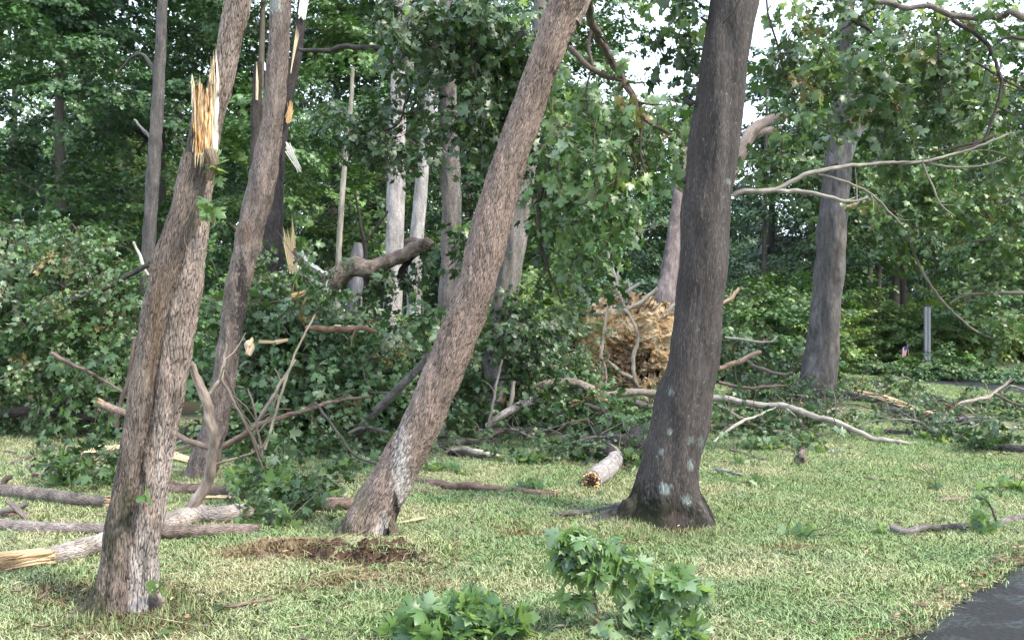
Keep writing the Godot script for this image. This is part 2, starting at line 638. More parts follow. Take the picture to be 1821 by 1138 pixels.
# spots in soft ellipsoids given as [px, py, distance, half width px, half height px, half depth m]
func spots(blobs: Array, n: int, fill := 0.5) -> Array:
	var w := []
	var tot := 0.0
	for b in blobs:
		var v := pow(b[3] * b[4] * b[2] * b[2] / F / F * b[5], 0.72)
		tot += v
		w.append(tot)
	var out := []
	var subs := []
	for b in blobs:
		var own := []
		for k in 4 + int(b[3] * b[4] / 1000.0):
			own.append(rand_dir() * pow(rg.randf(), 0.5) * 0.85)
		subs.append(own)
	for k in n:
		var q := rg.randf() * tot
		var bi := 0
		while w[bi] < q and bi < blobs.size() - 1:
			bi += 1
		var b = blobs[bi]
		var d := rand_dir()
		var s: Vector3 = subs[bi][rg.randi() % subs[bi].size()]
		var rr := pow(rg.randf(), fill) * 0.31
		var c := at(b[0], b[1], b[2])
		var o := s + d * rr if k % 8 > 0 else d * pow(rg.randf(), fill)
		var p := c + Vector3(o.x * b[3] / F * b[2], o.y * b[4] / F * b[2], o.z * b[5])
		out.append([p, (d + s).normalized()])
	return out

func leaf_tint(bright := 1.0, yellow := 0.0) -> Color:
	var k := rg.randf()
	var c := Color(0.032, 0.068, 0.026).lerp(Color(0.064, 0.116, 0.044), k)
	var odd := rg.randf()
	if odd < 0.16:
		c = Color(0.115, 0.160, 0.105)
	elif odd < 0.19:
		c = Color(0.13, 0.105, 0.045)
	c = c.lerp(Color(0.15, 0.20, 0.035), yellow * rg.randf())
	c = c * bright * rg.randf_range(0.8, 1.2)
	c.a = 1.0
	return c

# leaves for a near thing: the nearest ones are parts of their own, the rest sprays
func foliage(parent: Node3D, blobs: Array, singles: int, n_sprays: int, size: float, hang: float, bright := 1.0, hi := false, yellow := 0.0, spray_scale := 1.0) -> void:
	var sp := spots(blobs, singles, 0.4)
	for e in sp:
		var p: Vector3 = e[0]
		if p.y < 0.03:
			p.y = rg.randf_range(0.02, 0.09)
		var o := MeshInstance3D.new()
		o.mesh = (leaf_hi if hi else leaf_lo)[rg.randi() % 4]
		var r := rg.randf()
		r = clampf(r + (bright - 1.0) * 0.8, 0.0, 0.97)
		var mi := 0 if r < 0.2 else (1 if r < 0.5 else (2 if r < 0.75 else (3 if r < 0.89 else 4)))
		if rg.randf() < 0.05:
			mi = 5
		o.material_override = m_leaf[mi]
		o.name = "leaf"
		parent.add_child(o, true)
		var tip: Vector3 = (e[1] as Vector3) * 0.8 + rand_dir() * 0.6 + Vector3(0, -hang, 0)
		var up := rand_dir() * 1.1 + Vector3(0, 0.75, 0.25)
		o.transform = Transform3D(leaf_basis(tip, up, size * rg.randf_range(0.7, 1.2)), p - parent.position)
	var xf := [[], [], [], []]
	var cs := [[], [], [], []]
	for e in spots(blobs, n_sprays, 0.55):
		var p: Vector3 = e[0]
		if p.y < 0.05:
			p.y = rg.randf_range(0.03, 0.14)
		var k := rg.randi() % 4
		var tip: Vector3 = (e[1] as Vector3) * 0.7 + rand_dir() * 0.8 + Vector3(0, -hang, 0)
		if p.y < 0.25:
			tip.y = absf(tip.y) * 0.3
		var up := rand_dir() * 1.1 + Vector3(0, 0.9, 0.1)
		xf[k].append(Transform3D(leaf_basis(tip, up, spray_scale * rg.randf_range(0.75, 1.2)), p))
		cs[k].append(leaf_tint(bright, yellow))
	for k in 4:
		multi("foliage", sprays[k], xf[k], cs[k], m_leaf_mm, parent)

func shoots(parent: Node3D, blobs: Array, n: int, len_: float, bright: float, c: Color, scale_ := 0.75) -> void:
	var xf := [[], [], [], []]
	var cs := [[], [], [], []]
	for e in spots(blobs, n, 0.5):
		var p: Vector3 = e[0]
		p.y = maxf(p.y, 0.08)
		var d: Vector3 = ((e[1] as Vector3) + Vector3(rg.randf_range(-0.5, 0.5), 0.55, 0.5)).normalized()
		var pts := [p]
		var rr := [0.010]
		for k in 4:
			d = (d + Vector3(0, -0.22, 0) + rand_dir() * 0.22).normalized()
			p += d * len_ * 0.25 * rg.randf_range(0.8, 1.2)
			p.y = maxf(p.y, 0.04)
			pts.append(p)
			rr.append(0.009 - 0.0018 * k)
			for q in 2:
				var j := rg.randi() % 4
				var tip := rand_dir() * 0.8 + Vector3(0, -0.7, 0.2)
				xf[j].append(Transform3D(leaf_basis(tip, rand_dir() + Vector3(0, 0.6, 0.4), scale_ * rg.randf_range(0.6, 1.0)), p - d * len_ * 0.1 * q))
				cs[j].append(leaf_tint(bright, 0.1))
		part("shoot", tube(pts, rr, 6, 0.06, c * rg.randf_range(0.7, 1.3)).mesh(), m_bark["smooth"], parent)
	for j in 4:
		multi("shoot_foliage", sprays[j], xf[j], cs[j], m_leaf_mm, parent)

# fine twigs wandering through the blobs, joined as one part
func fine_twigs(parent: Node3D, blobs: Array, n: int, r: float, len_: float, c: Color, mat: Material) -> void:
	var acc := Acc.new()
	for e in spots(blobs, n, 0.7):
		var p: Vector3 = e[0]
		p.y = maxf(p.y, 0.05)
		var d := ((e[1] as Vector3) + rand_dir() * 0.8 + Vector3(0, 0.15, 0)).normalized()
		var pts := [p]
		var rr := [r]
		for k in 3:
			d = (d + rand_dir() * 0.4).normalized()
			p += d * len_ * rg.randf_range(0.2, 0.4)
			p.y = maxf(p.y, 0.02)
			pts.append(p)
			rr.append(r * (0.8 - 0.25 * k))
		tube(pts, rr, 5, 0.12, c * rg.randf_range(0.7, 1.2), 0.0, 0.0, acc)
	if acc.v.size() > 0:
		part("twig_tangle", acc.mesh(), mat, parent, "stuff")

# ---------------------------------------------------------------- ground
func drive_lines() -> void:
	for q in [[-4.5, 1.5], [-1.2, -1.5], [2.03, -4.57], [3.49, -6.04], [6.0, -8.4], [9.0, -12.2], [10.9, -16.0], [11.35, -19.2], [10.9, -22.4], [10.6, -26.0], [10.4, -29.5], [9.0, -34.0], [5.5, -38.5], [0.0, -43.0]]:
		drive_l.append(Vector2(q[0], q[1]))
	for k in drive_l.size():
		var d := (drive_l[mini(k + 1, drive_l.size() - 1)] - drive_l[maxi(k - 1, 0)]).normalized()
		drive_c.append(drive_l[k] + Vector2(-d.y, d.x) * DRIVE_HALF)

func drive_dist(x: float, z: float) -> float:      # distance from the middle line of the drive
	if x < -7.0:
		return 99.0
	var best := 99.0
	var p := Vector2(x, z)
	for k in drive_c.size() - 1:
		var q := Geometry2D.get_closest_point_to_segment(p, drive_c[k], drive_c[k + 1])
		best = minf(best, q.distance_to(p))
	return best

func height(x: float, z: float, dd := -1.0) -> float:
	var h := 0.025 * nz.get_noise_2d(x * 0.9, z * 0.9) + 0.012 * nz.get_noise_2d(x * 3.1 + 40.0, z * 3.1)
	var q: float = drive_dist(x, z) if dd < 0.0 else dd
	if q < DRIVE_HALF + 0.5:
		h = lerpf(-0.03, h + 0.02, smoothstep(DRIVE_HALF - 0.05, DRIVE_HALF + 0.12, q))
	return h

func lawn_tone(x: float, z: float) -> Color:
	var a := nz2.get_noise_2d(x * 0.5, z * 0.5)
	var b := nz2.get_noise_2d(x * 1.7 + 90.0, z * 1.7)
	var straw := clampf(0.40 + a * 0.9 + b * 0.7 - 0.05 * x, 0.0, 1.0)
	var c := Color(0.300, 0.390, 0.195).lerp(Color(0.60, 0.555, 0.375), straw * 0.8)
	var blue := smoothstep(0.12, 0.5, nz2.get_noise_2d(x * 0.8 - 30.0, z * 1.3 + 12.0))
	c = c.lerp(Color(0.235, 0.365, 0.20), blue * 0.55)
	for q in [[0.25, -6.9, 0.5, 0.16], [0.75, -6.6, 0.25, 0.10], [-1.9, -6.15, 0.7, 0.16], [-0.9, -5.6, 0.5, 0.25], [-2.6, -5.3, 0.5, 0.3], [-2.0, -4.75, 0.35, 0.12], [1.9, -6.35, 0.25, 0.12]]:
		var e := Vector2((x - q[0]) / q[2], (z - q[1]) / q[3]).length() + 0.5 * b
		c = c.lerp(Color(0.27, 0.18, 0.11), 0.9 * (1.0 - smoothstep(0.5, 1.1, e)))
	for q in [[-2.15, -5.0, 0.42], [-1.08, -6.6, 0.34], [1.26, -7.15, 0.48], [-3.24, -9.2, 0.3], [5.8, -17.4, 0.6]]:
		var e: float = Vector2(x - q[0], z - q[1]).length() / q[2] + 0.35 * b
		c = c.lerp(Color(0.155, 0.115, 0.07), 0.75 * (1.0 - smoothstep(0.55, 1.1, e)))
	return c

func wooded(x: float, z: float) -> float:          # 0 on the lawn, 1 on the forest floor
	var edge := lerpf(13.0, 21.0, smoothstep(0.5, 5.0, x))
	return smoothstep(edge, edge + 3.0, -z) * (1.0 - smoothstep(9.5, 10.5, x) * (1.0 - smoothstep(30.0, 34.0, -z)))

func build_ground() -> void:
	var xs := []
	for q in [-160.0, -90.0, -50.0, -32.0, -24.0, -19.0]:
		xs.append(q)
	for k in 321:
		xs.append(-16.0 + k * 0.1)
	for q in [18.0, 22.0, 30.0, 50.0, 90.0, 160.0]:
		xs.append(q)
	var zs := []
	for q in [40.0, 20.0, 10.0, 5.0, 1.0, -1.0]:
		zs.append(q)
	for k in 291:
		zs.append(-2.0 - k * 0.1)
	for q in [-33.0, -37.0, -42.0, -50.0, -70.0, -110.0, -180.0]:
		zs.append(q)
	var acc := Acc.new()
	var nx := xs.size()
	for z in zs:
		for x in xs:
			var dd := drive_dist(x, z)
			acc.v.append(Vector3(x, height(x, z, dd), z))
			acc.uv.append(Vector2(x, z))
			var c := lawn_tone(x, z).lerp(Color(0.24, 0.20, 0.12), 0.35)
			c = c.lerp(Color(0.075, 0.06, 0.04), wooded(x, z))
			if dd < DRIVE_HALF + 0.25:
				c = c.lerp(Color(0.11, 0.08, 0.055), 0.8 * (1.0 - smoothstep(DRIVE_HALF + 0.05, DRIVE_HALF + 0.25, dd + 0.12 * nz.get_noise_2d(x * 6.0, z * 6.0))))
			acc.c.append(c)
	for r in zs.size():
		for q in nx:
			var du := acc.v[r * nx + mini(q + 1, nx - 1)] - acc.v[r * nx + maxi(q - 1, 0)]
			var dv := acc.v[mini(r + 1, zs.size() - 1) * nx + q] - acc.v[maxi(r - 1, 0) * nx + q]
			var nn := du.cross(dv).normalized()
			acc.n.append(nn if nn.y > 0 else -nn)
	for r in zs.size() - 1:
		for q in nx - 1:
			var p := r * nx + q
			acc.i.append_array(PackedInt32Array([p, p + nx, p + 1, p + 1, p + nx, p + nx + 1]))
	part("lawn", acc.mesh(), m_soil, self, "structure")

func build_drive() -> void:
	var m := StandardMaterial3D.new()
	var S := 512
	var wide := seam_noise(FastNoiseLite.TYPE_SIMPLEX, 0.010, 61, FastNoiseLite.FRACTAL_FBM, 4)
	var grit := seam_noise(FastNoiseLite.TYPE_CELLULAR, 0.16, 62, 0, 1, 0.0, FastNoiseLite.RETURN_DISTANCE)
	var a := PackedByteArray()
	var ro := PackedByteArray()
	a.resize(S * S)
	ro.resize(S * S)
	for k in S * S:
		var w := wide[k] / 255.0
		var g := grit[k] / 255.0
		var lum := (0.007 + 0.014 * smoothstep(0.42, 0.62, w)) * (0.6 + 0.8 * g)
		a[k] = int(pow(lum, 0.4545) * 255.0)
		ro[k] = int((0.30 + 0.5 * (1.0 - smoothstep(0.42, 0.6, w)) + 0.1 * g) * 255.0)
	m.albedo_texture = tex_from(a, S)
	m.roughness_texture = tex_from(ro, S)
	m.roughness = 1.0
	m.metallic_specular = 0.42
	m.heightmap_enabled = true
	m.heightmap_texture = tex_from(grit, S)
	m.heightmap_scale = 0.5
	m.uv1_scale = Vector3(0.35, 0.35, 1)
	var c := Curve2D.new()
	for k in drive_c.size():
		var d := (drive_c[mini(k + 1, drive_c.size() - 1)] - drive_c[maxi(k - 1, 0)]) / 5.0
		c.add_point(drive_c[k], -d, d)
	c.bake_interval = 0.08
	var pts := c.get_baked_points()
	var acc := Acc.new()
	for k in pts.size():
		var d := (pts[mini(k + 1, pts.size() - 1)] - pts[maxi(k - 1, 0)]).normalized()
		var nrm := Vector2(-d.y, d.x)
		for j in 7:
			var t := j / 3.0 - 1.0
			var e := (DRIVE_HALF + 0.04 * nz.get_noise_2d(k * 0.35, j * 40.0) + 0.012 * nz.get_noise_2d(k * 1.3, j * 40.0)) if (j == 0 or j == 6) else DRIVE_HALF
			var p := pts[k] + nrm * t * e
			acc.v.append(Vector3(p.x, 0.004 + 0.02 * (1.0 - t * t), p.y))
			acc.n.append(Vector3(nrm.x * t * 0.02, 1, nrm.y * t * 0.02).normalized())
			acc.c.append(Color.WHITE)
			acc.uv.append(p)
	for k in pts.size() - 1:
		for j in 6:
			var p := k * 7 + j
			acc.i.append_array(PackedInt32Array([p, p + 7, p + 1, p + 1, p + 7, p + 8]))
	part("driveway", acc.mesh(), m, self, "structure")

func build_grass() -> void:
	rg.seed = 11
	var tufts := []
	for k in 3:
		var acc := Acc.new()
		for q in 26:
			var a := rg.randf() * TAU
			var p := Vector3(cos(a), 0, sin(a)) * sqrt(rg.randf()) * 0.12
			var lean := Vector3(rg.randf_range(-1, 1), 0, rg.randf_range(-1, 1)) * 0.03
			var hh := rg.randf_range(0.010, 0.027)
			if rg.randf() < 0.25:
				lean *= 2.0
				hh *= 0.6
			var a2 := rg.randf() * TAU
			var w := Vector3(cos(a2), 0, sin(a2)) * rg.randf_range(0.0013, 0.0024)
			var b := acc.v.size()
			var mid := p + lean * 0.35 + Vector3(0, hh * 0.6, 0)
			var top := p + lean * 1.3 + Vector3(0, hh, 0)
			var nn := w.cross(Vector3.UP).normalized() * 0.3 + Vector3(0, 1.0, 0)
			var straw := rg.randf() < 0.3
			var c := Color(1.0, 0.90, 0.95) if straw else Color(0.86, 0.94, 0.80)
			c = c * rg.randf_range(0.82, 1.0)
			for v in [p - w, p + w, mid - w * 0.8, mid + w * 0.8, top]:
				acc.v.append(v)
				acc.n.append(nn.normalized())
				acc.c.append(c)
				acc.uv.append(Vector2.ZERO)
			acc.i.append_array(PackedInt32Array([b, b + 2, b + 1, b + 1, b + 2, b + 3, b + 2, b + 4, b + 3]))
		tufts.append(acc.mesh())
	var xf := [[], [], []]
	var cs := [[], [], []]
	for k in 170000:
		var d := 3.4 + 23.0 * pow(rg.randf(), 1.25)
		var x := rg.randf_range(-1, 1) * (0.60 * d + 1.2)
		if x < 1.0 and d > 14.5:
			continue
		var dd := drive_dist(x, -d)
		if dd < DRIVE_HALF + 0.02 + rg.randf() * 0.12:
			continue
		if rg.randf() < wooded(x, -d):
			continue
		if rg.randf() < scar(x, -d) * 0.85:
			continue
		var c := lawn_tone(x, -d)
		var bare := clampf((c.r - c.g - 0.02) * 9.0, 0.0, 1.0)
		if rg.randf() < bare * 0.75:
			continue
		c = c * rg.randf_range(0.82, 1.22)
		if rg.randf() < 0.08:
			c = c.lerp(Color(0.50, 0.45, 0.30), 0.6)
		var s := rg.randf_range(0.7, 1.25) * (1.0 + d * 0.018)
		if nz.get_noise_2d(x * 2.0, d * 2.0) > 0.25:
			s *= 1.25
		var j := rg.randi() % 3
		xf[j].append(Transform3D(Basis(Vector3.UP, rg.randf() * TAU).scaled(Vector3(s, s * rg.randf_range(0.7, 1.2), s)), Vector3(x, height(x, -d, dd) + mound_height(x, -d) - 0.004, -d)))
		cs[j].append(c)
	for q in [[-2.12, -4.98, 0.20], [-1.09, -6.58, 0.22], [1.26, -7.1, 0.36], [-3.24, -9.25, 0.2], [5.86, -17.5, 0.42]]:
		for k in int(q[2] * 520.0):
			var a := rg.randf() * TAU
			var rr: float = q[2] * rg.randf_range(0.85, 1.5)
			var px: float = q[0] + cos(a) * rr
			var pz: float = q[1] + sin(a) * rr
			var s := rg.randf_range(0.8, 1.3)
			var j := rg.randi() % 3
			xf[j].append(Transform3D(Basis(Vector3.UP, rg.randf() * TAU).scaled(Vector3(s * 0.7, s * rg.randf_range(1.6, 3.2), s * 0.7)), Vector3(px, height(px, pz) - 0.004, pz)))
			cs[j].append(Color(0.24, 0.32, 0.15).lerp(Color(0.45, 0.40, 0.26), rg.randf() * rg.randf()) * rg.randf_range(0.7, 1.2))
	for j in 3:
		multi("grass", tufts[j], xf[j], cs[j], m_grass, self)

# the heaved turf in front of the leaning trunk
func mound_height(x: float, z: float) -> float:
	var t := clampf((x + 2.05) / 1.6, 0.0, 1.0)
	var crest := lerpf(-6.22, -5.98, t) + 0.05 * nz.get_noise_2d(x * 4.0, 3.0)
	var along := smoothstep(-2.2, -1.6, x) * (1.0 - smoothstep(-0.75, -0.42, x))
	var h := 0.0
	if z < crest:
		h = 1.0 - smoothstep(0.0, 0.75, crest - z)
	else:
		h = 1.0 - smoothstep(0.0, 0.14, z - crest)
	return h * along * 0.11

func scar(x: float, z: float) -> float:            # bare dark soil on the mound's near face
	var crest := lerpf(-6.22, -5.98, clampf((x + 2.05) / 1.6, 0.0, 1.0))
	var u := (z - crest - 0.05 - 0.05 * nz.get_noise_2d(x * 7.0, 1.0)) / 0.11
	return (1.0 - smoothstep(0.5, 1.1, absf(u))) * smoothstep(-1.95, -1.35, x + 0.25 * nz.get_noise_2d(x * 5.0, 8.0)) * (1.0 - smoothstep(-0.75, -0.45, x))

func build_mound() -> void:
	rg.seed = 19
	var acc := Acc.new()
	var nx := 110
	var nzv := 56
	for r in nzv + 1:
		for q in nx + 1:
			var x := -2.35 + 2.15 * q / nx
			var z := -6.95 + 1.2 * r / nzv
			var h := mound_height(x, z)
			var rough := h * 0.35 * nz.get_noise_2d(x * 22.0, z * 22.0)
			acc.v.append(Vector3(x, height(x, z) + h + rough - 0.012 + minf(h * 2.0, 0.02), z))
			acc.uv.append(Vector2(x, z))
			var front := scar(x, z)
			var c := lawn_tone(x, z).lerp(Color(0.16, 0.12, 0.07), 0.4)
			c = c.lerp(Color(0.085, 0.056, 0.040) * (1.0 + 0.5 * nz.get_noise_2d(x * 30.0, z * 30.0)), front)
			acc.c.append(c)
	for r in nzv + 1:
		for q in nx + 1:
			var w := nx + 1
			var du := acc.v[r * w + mini(q + 1, nx)] - acc.v[r * w + maxi(q - 1, 0)]
			var dv := acc.v[mini(r + 1, nzv) * w + q] - acc.v[maxi(r - 1, 0) * w + q]
			var nn := du.cross(dv).normalized()
			acc.n.append(nn if nn.y > 0 else -nn)
	for r in nzv:
		for q in nx:
			var p := r * (nx + 1) + q
			acc.i.append_array(PackedInt32Array([p, p + 1, p + nx + 1, p + 1, p + nx + 2, p + nx + 1]))
	part("turf_mound", acc.mesh(), m_soil, self, "structure")
	var clod := Acc.new()
	tube([Vector3(-0.6, 0, 0), Vector3(0, 0.1, 0), Vector3(0.6, 0, 0.1)], [0.35, 0.6, 0.3], 7, 0.4, Color(1, 1, 1), 0.35, 0.0, clod, 3)
	var xf := []
	var cs := []
	for k in 700:
		var x := rg.randf_range(-1.95, -0.5)
		if rg.randf() < 0.45:
			x = rg.randf_range(-1.2, -0.5)
		var z := lerpf(-6.22, -5.98, clampf((x + 2.05) / 1.6, 0, 1)) + rg.randf_range(-0.02, 0.15)
		var s := rg.randf_range(0.006, 0.02)
		xf.append(Transform3D(Basis.from_euler(Vector3(rg.randf() * 6, rg.randf() * 6, rg.randf() * 6)).scaled(Vector3(s, s, s)), Vector3(x, height(x, z) + mound_height(x, z) + s * 0.3, z)))
		cs.append(Color(0.078, 0.050, 0.034) * rg.randf_range(0.6, 1.8))
	multi("soil_clods", clod.mesh(), xf, cs, m_soil, self)
	# dry grass stalks and clippings over the mound and the bare patches
	var st := Acc.new()
	thin_stem(st, Vector3(-0.5, 0, 0), Vector3(0.5, 0.06, 0), 0.012, 0.006, Color(1, 1, 1))
	xf = []
	cs = []
	for k in 1500:
		var d := rg.randf_range(4.2, 9.0)
		var x := rg.randf_range(-0.6, 0.6) * d
		var c := Color(0.46, 0.38, 0.22)
		if k < 620:
			x = rg.randf_range(-2.3, -0.3)
			d = rg.randf_range(5.2, 6.5)
			c = Color(0.40, 0.28, 0.17)
		if drive_dist(x, -d) < DRIVE_HALF:
			continue
		var s := rg.randf_range(0.05, 0.16) * (1.6 if k % 40 == 0 else 1.0)
		xf.append(Transform3D(Basis.from_euler(Vector3(0, rg.randf() * TAU, rg.randf_range(-0.1, 0.35))).scaled(Vector3(s, s, s)), Vector3(x, height(x, -d) + mound_height(x, -d) + rg.randf_range(0.008, 0.04), -d)))
		cs.append(c * rg.randf_range(0.6, 1.5))
	multi("dry_grass", st.mesh(), xf, cs, m_plain, self)
	# dead leaves along the edge of the drive
	xf = []
	cs = []
	for k in 700:
		var t := rg.randf()
		var p := Vector2(0.9, -3.45).lerp(Vector2(2.03, -4.57), t * 2.0) if t < 0.5 else Vector2(2.03, -4.57).lerp(Vector2(4.2, -6.7), t * 2.0 - 1.0)
		p += Vector2(-0.7, 0.7) * (rg.randf() * rg.randf() * 0.35 - 0.08) + Vector2(-0.7, -0.7) * rg.randf_range(0, 0.16)
		var yy := height(p.x, p.y) + rg.randf_range(0.006, 0.03)
		if drive_dist(p.x, p.y) < DRIVE_HALF:
			yy = 0.016
		var s := rg.randf_range(0.014, 0.036)
		xf.append(Transform3D(Basis.from_euler(Vector3(-PI / 2 + rg.randf_range(-0.4, 0.4), rg.randf() * TAU, 0)).scaled(Vector3(s, s, s)), Vector3(p.x, yy + s * 0.2, p.y)))
		cs.append([Color(0.24, 0.13, 0.07), Color(0.17, 0.10, 0.06), Color(0.36, 0.26, 0.15), Color(0.10, 0.07, 0.045)][rg.randi() % 4] * rg.randf_range(0.7, 1.3))
	for q in [[-2.15, -4.95, 0.5, 70], [-1.05, -6.55, 0.42, 60], [1.26, -7.05, 0.6, 110]]:     # and round the feet of the near trunks
		for k in int(q[3]):
			var a := rg.randf() * TAU
			var rr: float = q[2] * rg.randf_range(0.35, 1.0)
			var px: float = q[0] + cos(a) * rr
			var pz: float = q[1] + sin(a) * rr
			var s := rg.randf_range(0.015, 0.035)
			xf.append(Transform3D(Basis.from_euler(Vector3(-PI / 2 + rg.randf_range(-0.6, 0.6), rg.randf() * TAU, 0)).scaled(Vector3(s, s, s)), Vector3(px, height(px, pz) + rg.randf_range(0.015, 0.03), pz)))
			cs.append([Color(0.26, 0.16, 0.09), Color(0.20, 0.13, 0.08), Color(0.15, 0.10, 0.065)][rg.randi() % 3] * rg.randf_range(0.7, 1.3))
	multi("leaf_litter", leaf_lo[2], xf, cs, m_leaf_mm, self)
	var clover := Acc.new()
	for k in 9:
		var a := k * 2.4
		var o := Vector3(cos(a), 0.35 + 0.2 * sin(k * 1.7), sin(a)) * (0.25 + 0.08 * k)
		add_leaf(clover, leaf_basis(Vector3(cos(a), 0.1, sin(a)), Vector3(0.2 * sin(a * 3.0), 1, 0.2), 0.42), o, [[0.30, 0.2], [0.42, 0.6], [0.22, 0.95]], 0.1, 0.2, Color.WHITE)
	xf = []
	cs = []
	for k in 2600:
		var d := 4.0 + 12.0 * pow(rg.randf(), 1.3)
		var x := rg.randf_range(-0.6, 0.6) * d
		if nz2.get_noise_2d(x * 0.9 + 7.0, d * 0.9) < 0.08 or drive_dist(x, -d) < DRIVE_HALF + 0.1:
			continue
		var s := rg.randf_range(0.025, 0.05)
		xf.append(Transform3D(Basis(Vector3.UP, rg.randf() * TAU).scaled(Vector3(s, s * 0.7, s)), Vector3(x, height(x, -d) + mound_height(x, -d) + 0.006, -d)))
		cs.append(Color(0.105, 0.20, 0.075) * rg.randf_range(0.7, 1.5))
	multi("clover", clover.mesh(), xf, cs, m_grass, self)
	var chip := Acc.new()
	tube([Vector3(-0.5, 0, 0), Vector3(0, 0.06, 0.05), Vector3(0.5, 0, 0)], [0.06, 0.13, 0.04], 5, 0.4, Color(1, 1, 1), 0.3, 0.0, chip, 3)
	xf = []
	cs = []
	for k in 1800:
		var d := 4.2 + 13.0 * pow(rg.randf(), 1.2)
		var x := rg.randf_range(-0.6, 0.6) * d
		if drive_dist(x, -d) < DRIVE_HALF:
			continue
		var s := rg.randf_range(0.015, 0.055) * (1.0 + d * 0.02)
		xf.append(Transform3D(Basis.from_euler(Vector3(0, rg.randf() * TAU, rg.randf_range(-0.2, 0.2))).scaled(Vector3(s, s, s)), Vector3(x, height(x, -d) + mound_height(x, -d) + rg.randf_range(0.012, 0.026), -d)))
		cs.append([Color(0.10, 0.075, 0.055), Color(0.18, 0.13, 0.09), Color(0.05, 0.075, 0.03), Color(0.40, 0.30, 0.18), Color(0.06, 0.05, 0.04)][rg.randi() % 5] * rg.randf_range(0.7, 1.3))
	multi("bark_litter", chip.mesh(), xf, cs, m_plain, self)

# ---------------------------------------------------------------- trees and shrubs
func tree_trunk(t: Node3D, called: String, list: Array, mat: String, tint, seg: int, step: float, bump := 0.10, lobes := 0.0, seed_ := 1, ridge := 0.0) -> MeshInstance3D:
	var l := line(list)
	var o := part(called, tube(l[0], l[1], seg, step, tint, bump, lobes, null, seed_, 0.36, 2.6, ridge).mesh(), m_bark[mat], t)
	if called in ["low_branch", "limb", "side_branch", "arched_limb"] and l[1][0] < 0.06:
		var sr := RandomNumberGenerator.new()
		sr.seed = seed_ * 31 + int(absf(l[0][0].x) * 100.0)
		for k in range(1, l[0].size() - 1):             # short spur twigs at the nodes
			if sr.randf() < 0.35:
				continue
			var a: Vector3 = l[0][k]
			var dv: Vector3 = (l[0][k + 1] - a).normalized()
			var ov := (dv * 0.8 + Vector3(sr.randf_range(-1, 1), sr.randf_range(-0.6, 1.0), sr.randf_range(-1, 1))).normalized()
			var L := sr.randf_range(0.08, 0.38)
			var rr: float = l[1][k]
			var m := a + ov * L * 0.5 + Vector3(0, sr.randf_range(-0.04, 0.03), 0)
			part("spur", tube([a, m, a + ov * L + Vector3(sr.randf_range(-0.05, 0.05), sr.randf_range(-0.08, 0.05), 0)], [rr * 0.45, rr * 0.3, 0.002], 6, 0.04, tint if tint is Color else tint.call(a, ov)).mesh(), m_bark[mat], o)
	return o

# boughs round clump centres: layered leaf masses with gaps between them
func crown_of(t: Node3D, clumps: Array, n: int, palette: Array, far: bool, scale_: float, droop: float) -> void:
	var xf := [[], [], [], []]
	var cs := [[], [], [], []]
	var tones := []
	for q in clumps:
		var c: Color = palette[rg.randi() % palette.size()]
		tones.append(c * rg.randf_range(0.75, 1.25))
	for k in n:
		var ci := rg.randi() % clumps.size()
		var q = clumps[ci]
		var d := rand_dir()
		d.y = d.y * 0.8 + 0.1
		var p: Vector3 = q[0] + d * q[1] * pow(rg.randf(), 0.6)
		if p.y < 0.15:
			p.y = rg.randf_range(0.1, 0.5)
		var tip := Vector3(d.x, d.y * 0.35 - droop + rg.randf_range(-0.25, 0.25), d.z) + rand_dir() * 0.35
		var up := Vector3(rg.randf_range(-0.3, 0.3), 1.0, rg.randf_range(-0.3, 0.3))
		var j := rg.randi() % 4
		xf[j].append(Transform3D(leaf_basis(tip, up, scale_ * rg.randf_range(0.65, 1.2)), p))
		var c: Color = tones[ci] * rg.randf_range(0.8, 1.2)
		c.a = 1.0
		cs[j].append(c)
	for j in 4:
		multi("crown_foliage", (far_boughs if far else boughs)[j], xf[j], cs[j], m_leaf_mm, t)

const GREENS := [Color(0.074, 0.155, 0.056), Color(0.095, 0.185, 0.064), Color(0.064, 0.138, 0.058), Color(0.118, 0.21, 0.066)]
const BRIGHT := [Color(0.085, 0.165, 0.040), Color(0.105, 0.185, 0.045), Color(0.075, 0.150, 0.050), Color(0.060, 0.130, 0.045)]
const YELLOWED := [Color(0.175, 0.250, 0.050), Color(0.130, 0.215, 0.050), Color(0.155, 0.235, 0.050)]
const BLUISH := [Color(0.055, 0.120, 0.055), Color(0.070, 0.140, 0.065), Color(0.050, 0.105, 0.050)]

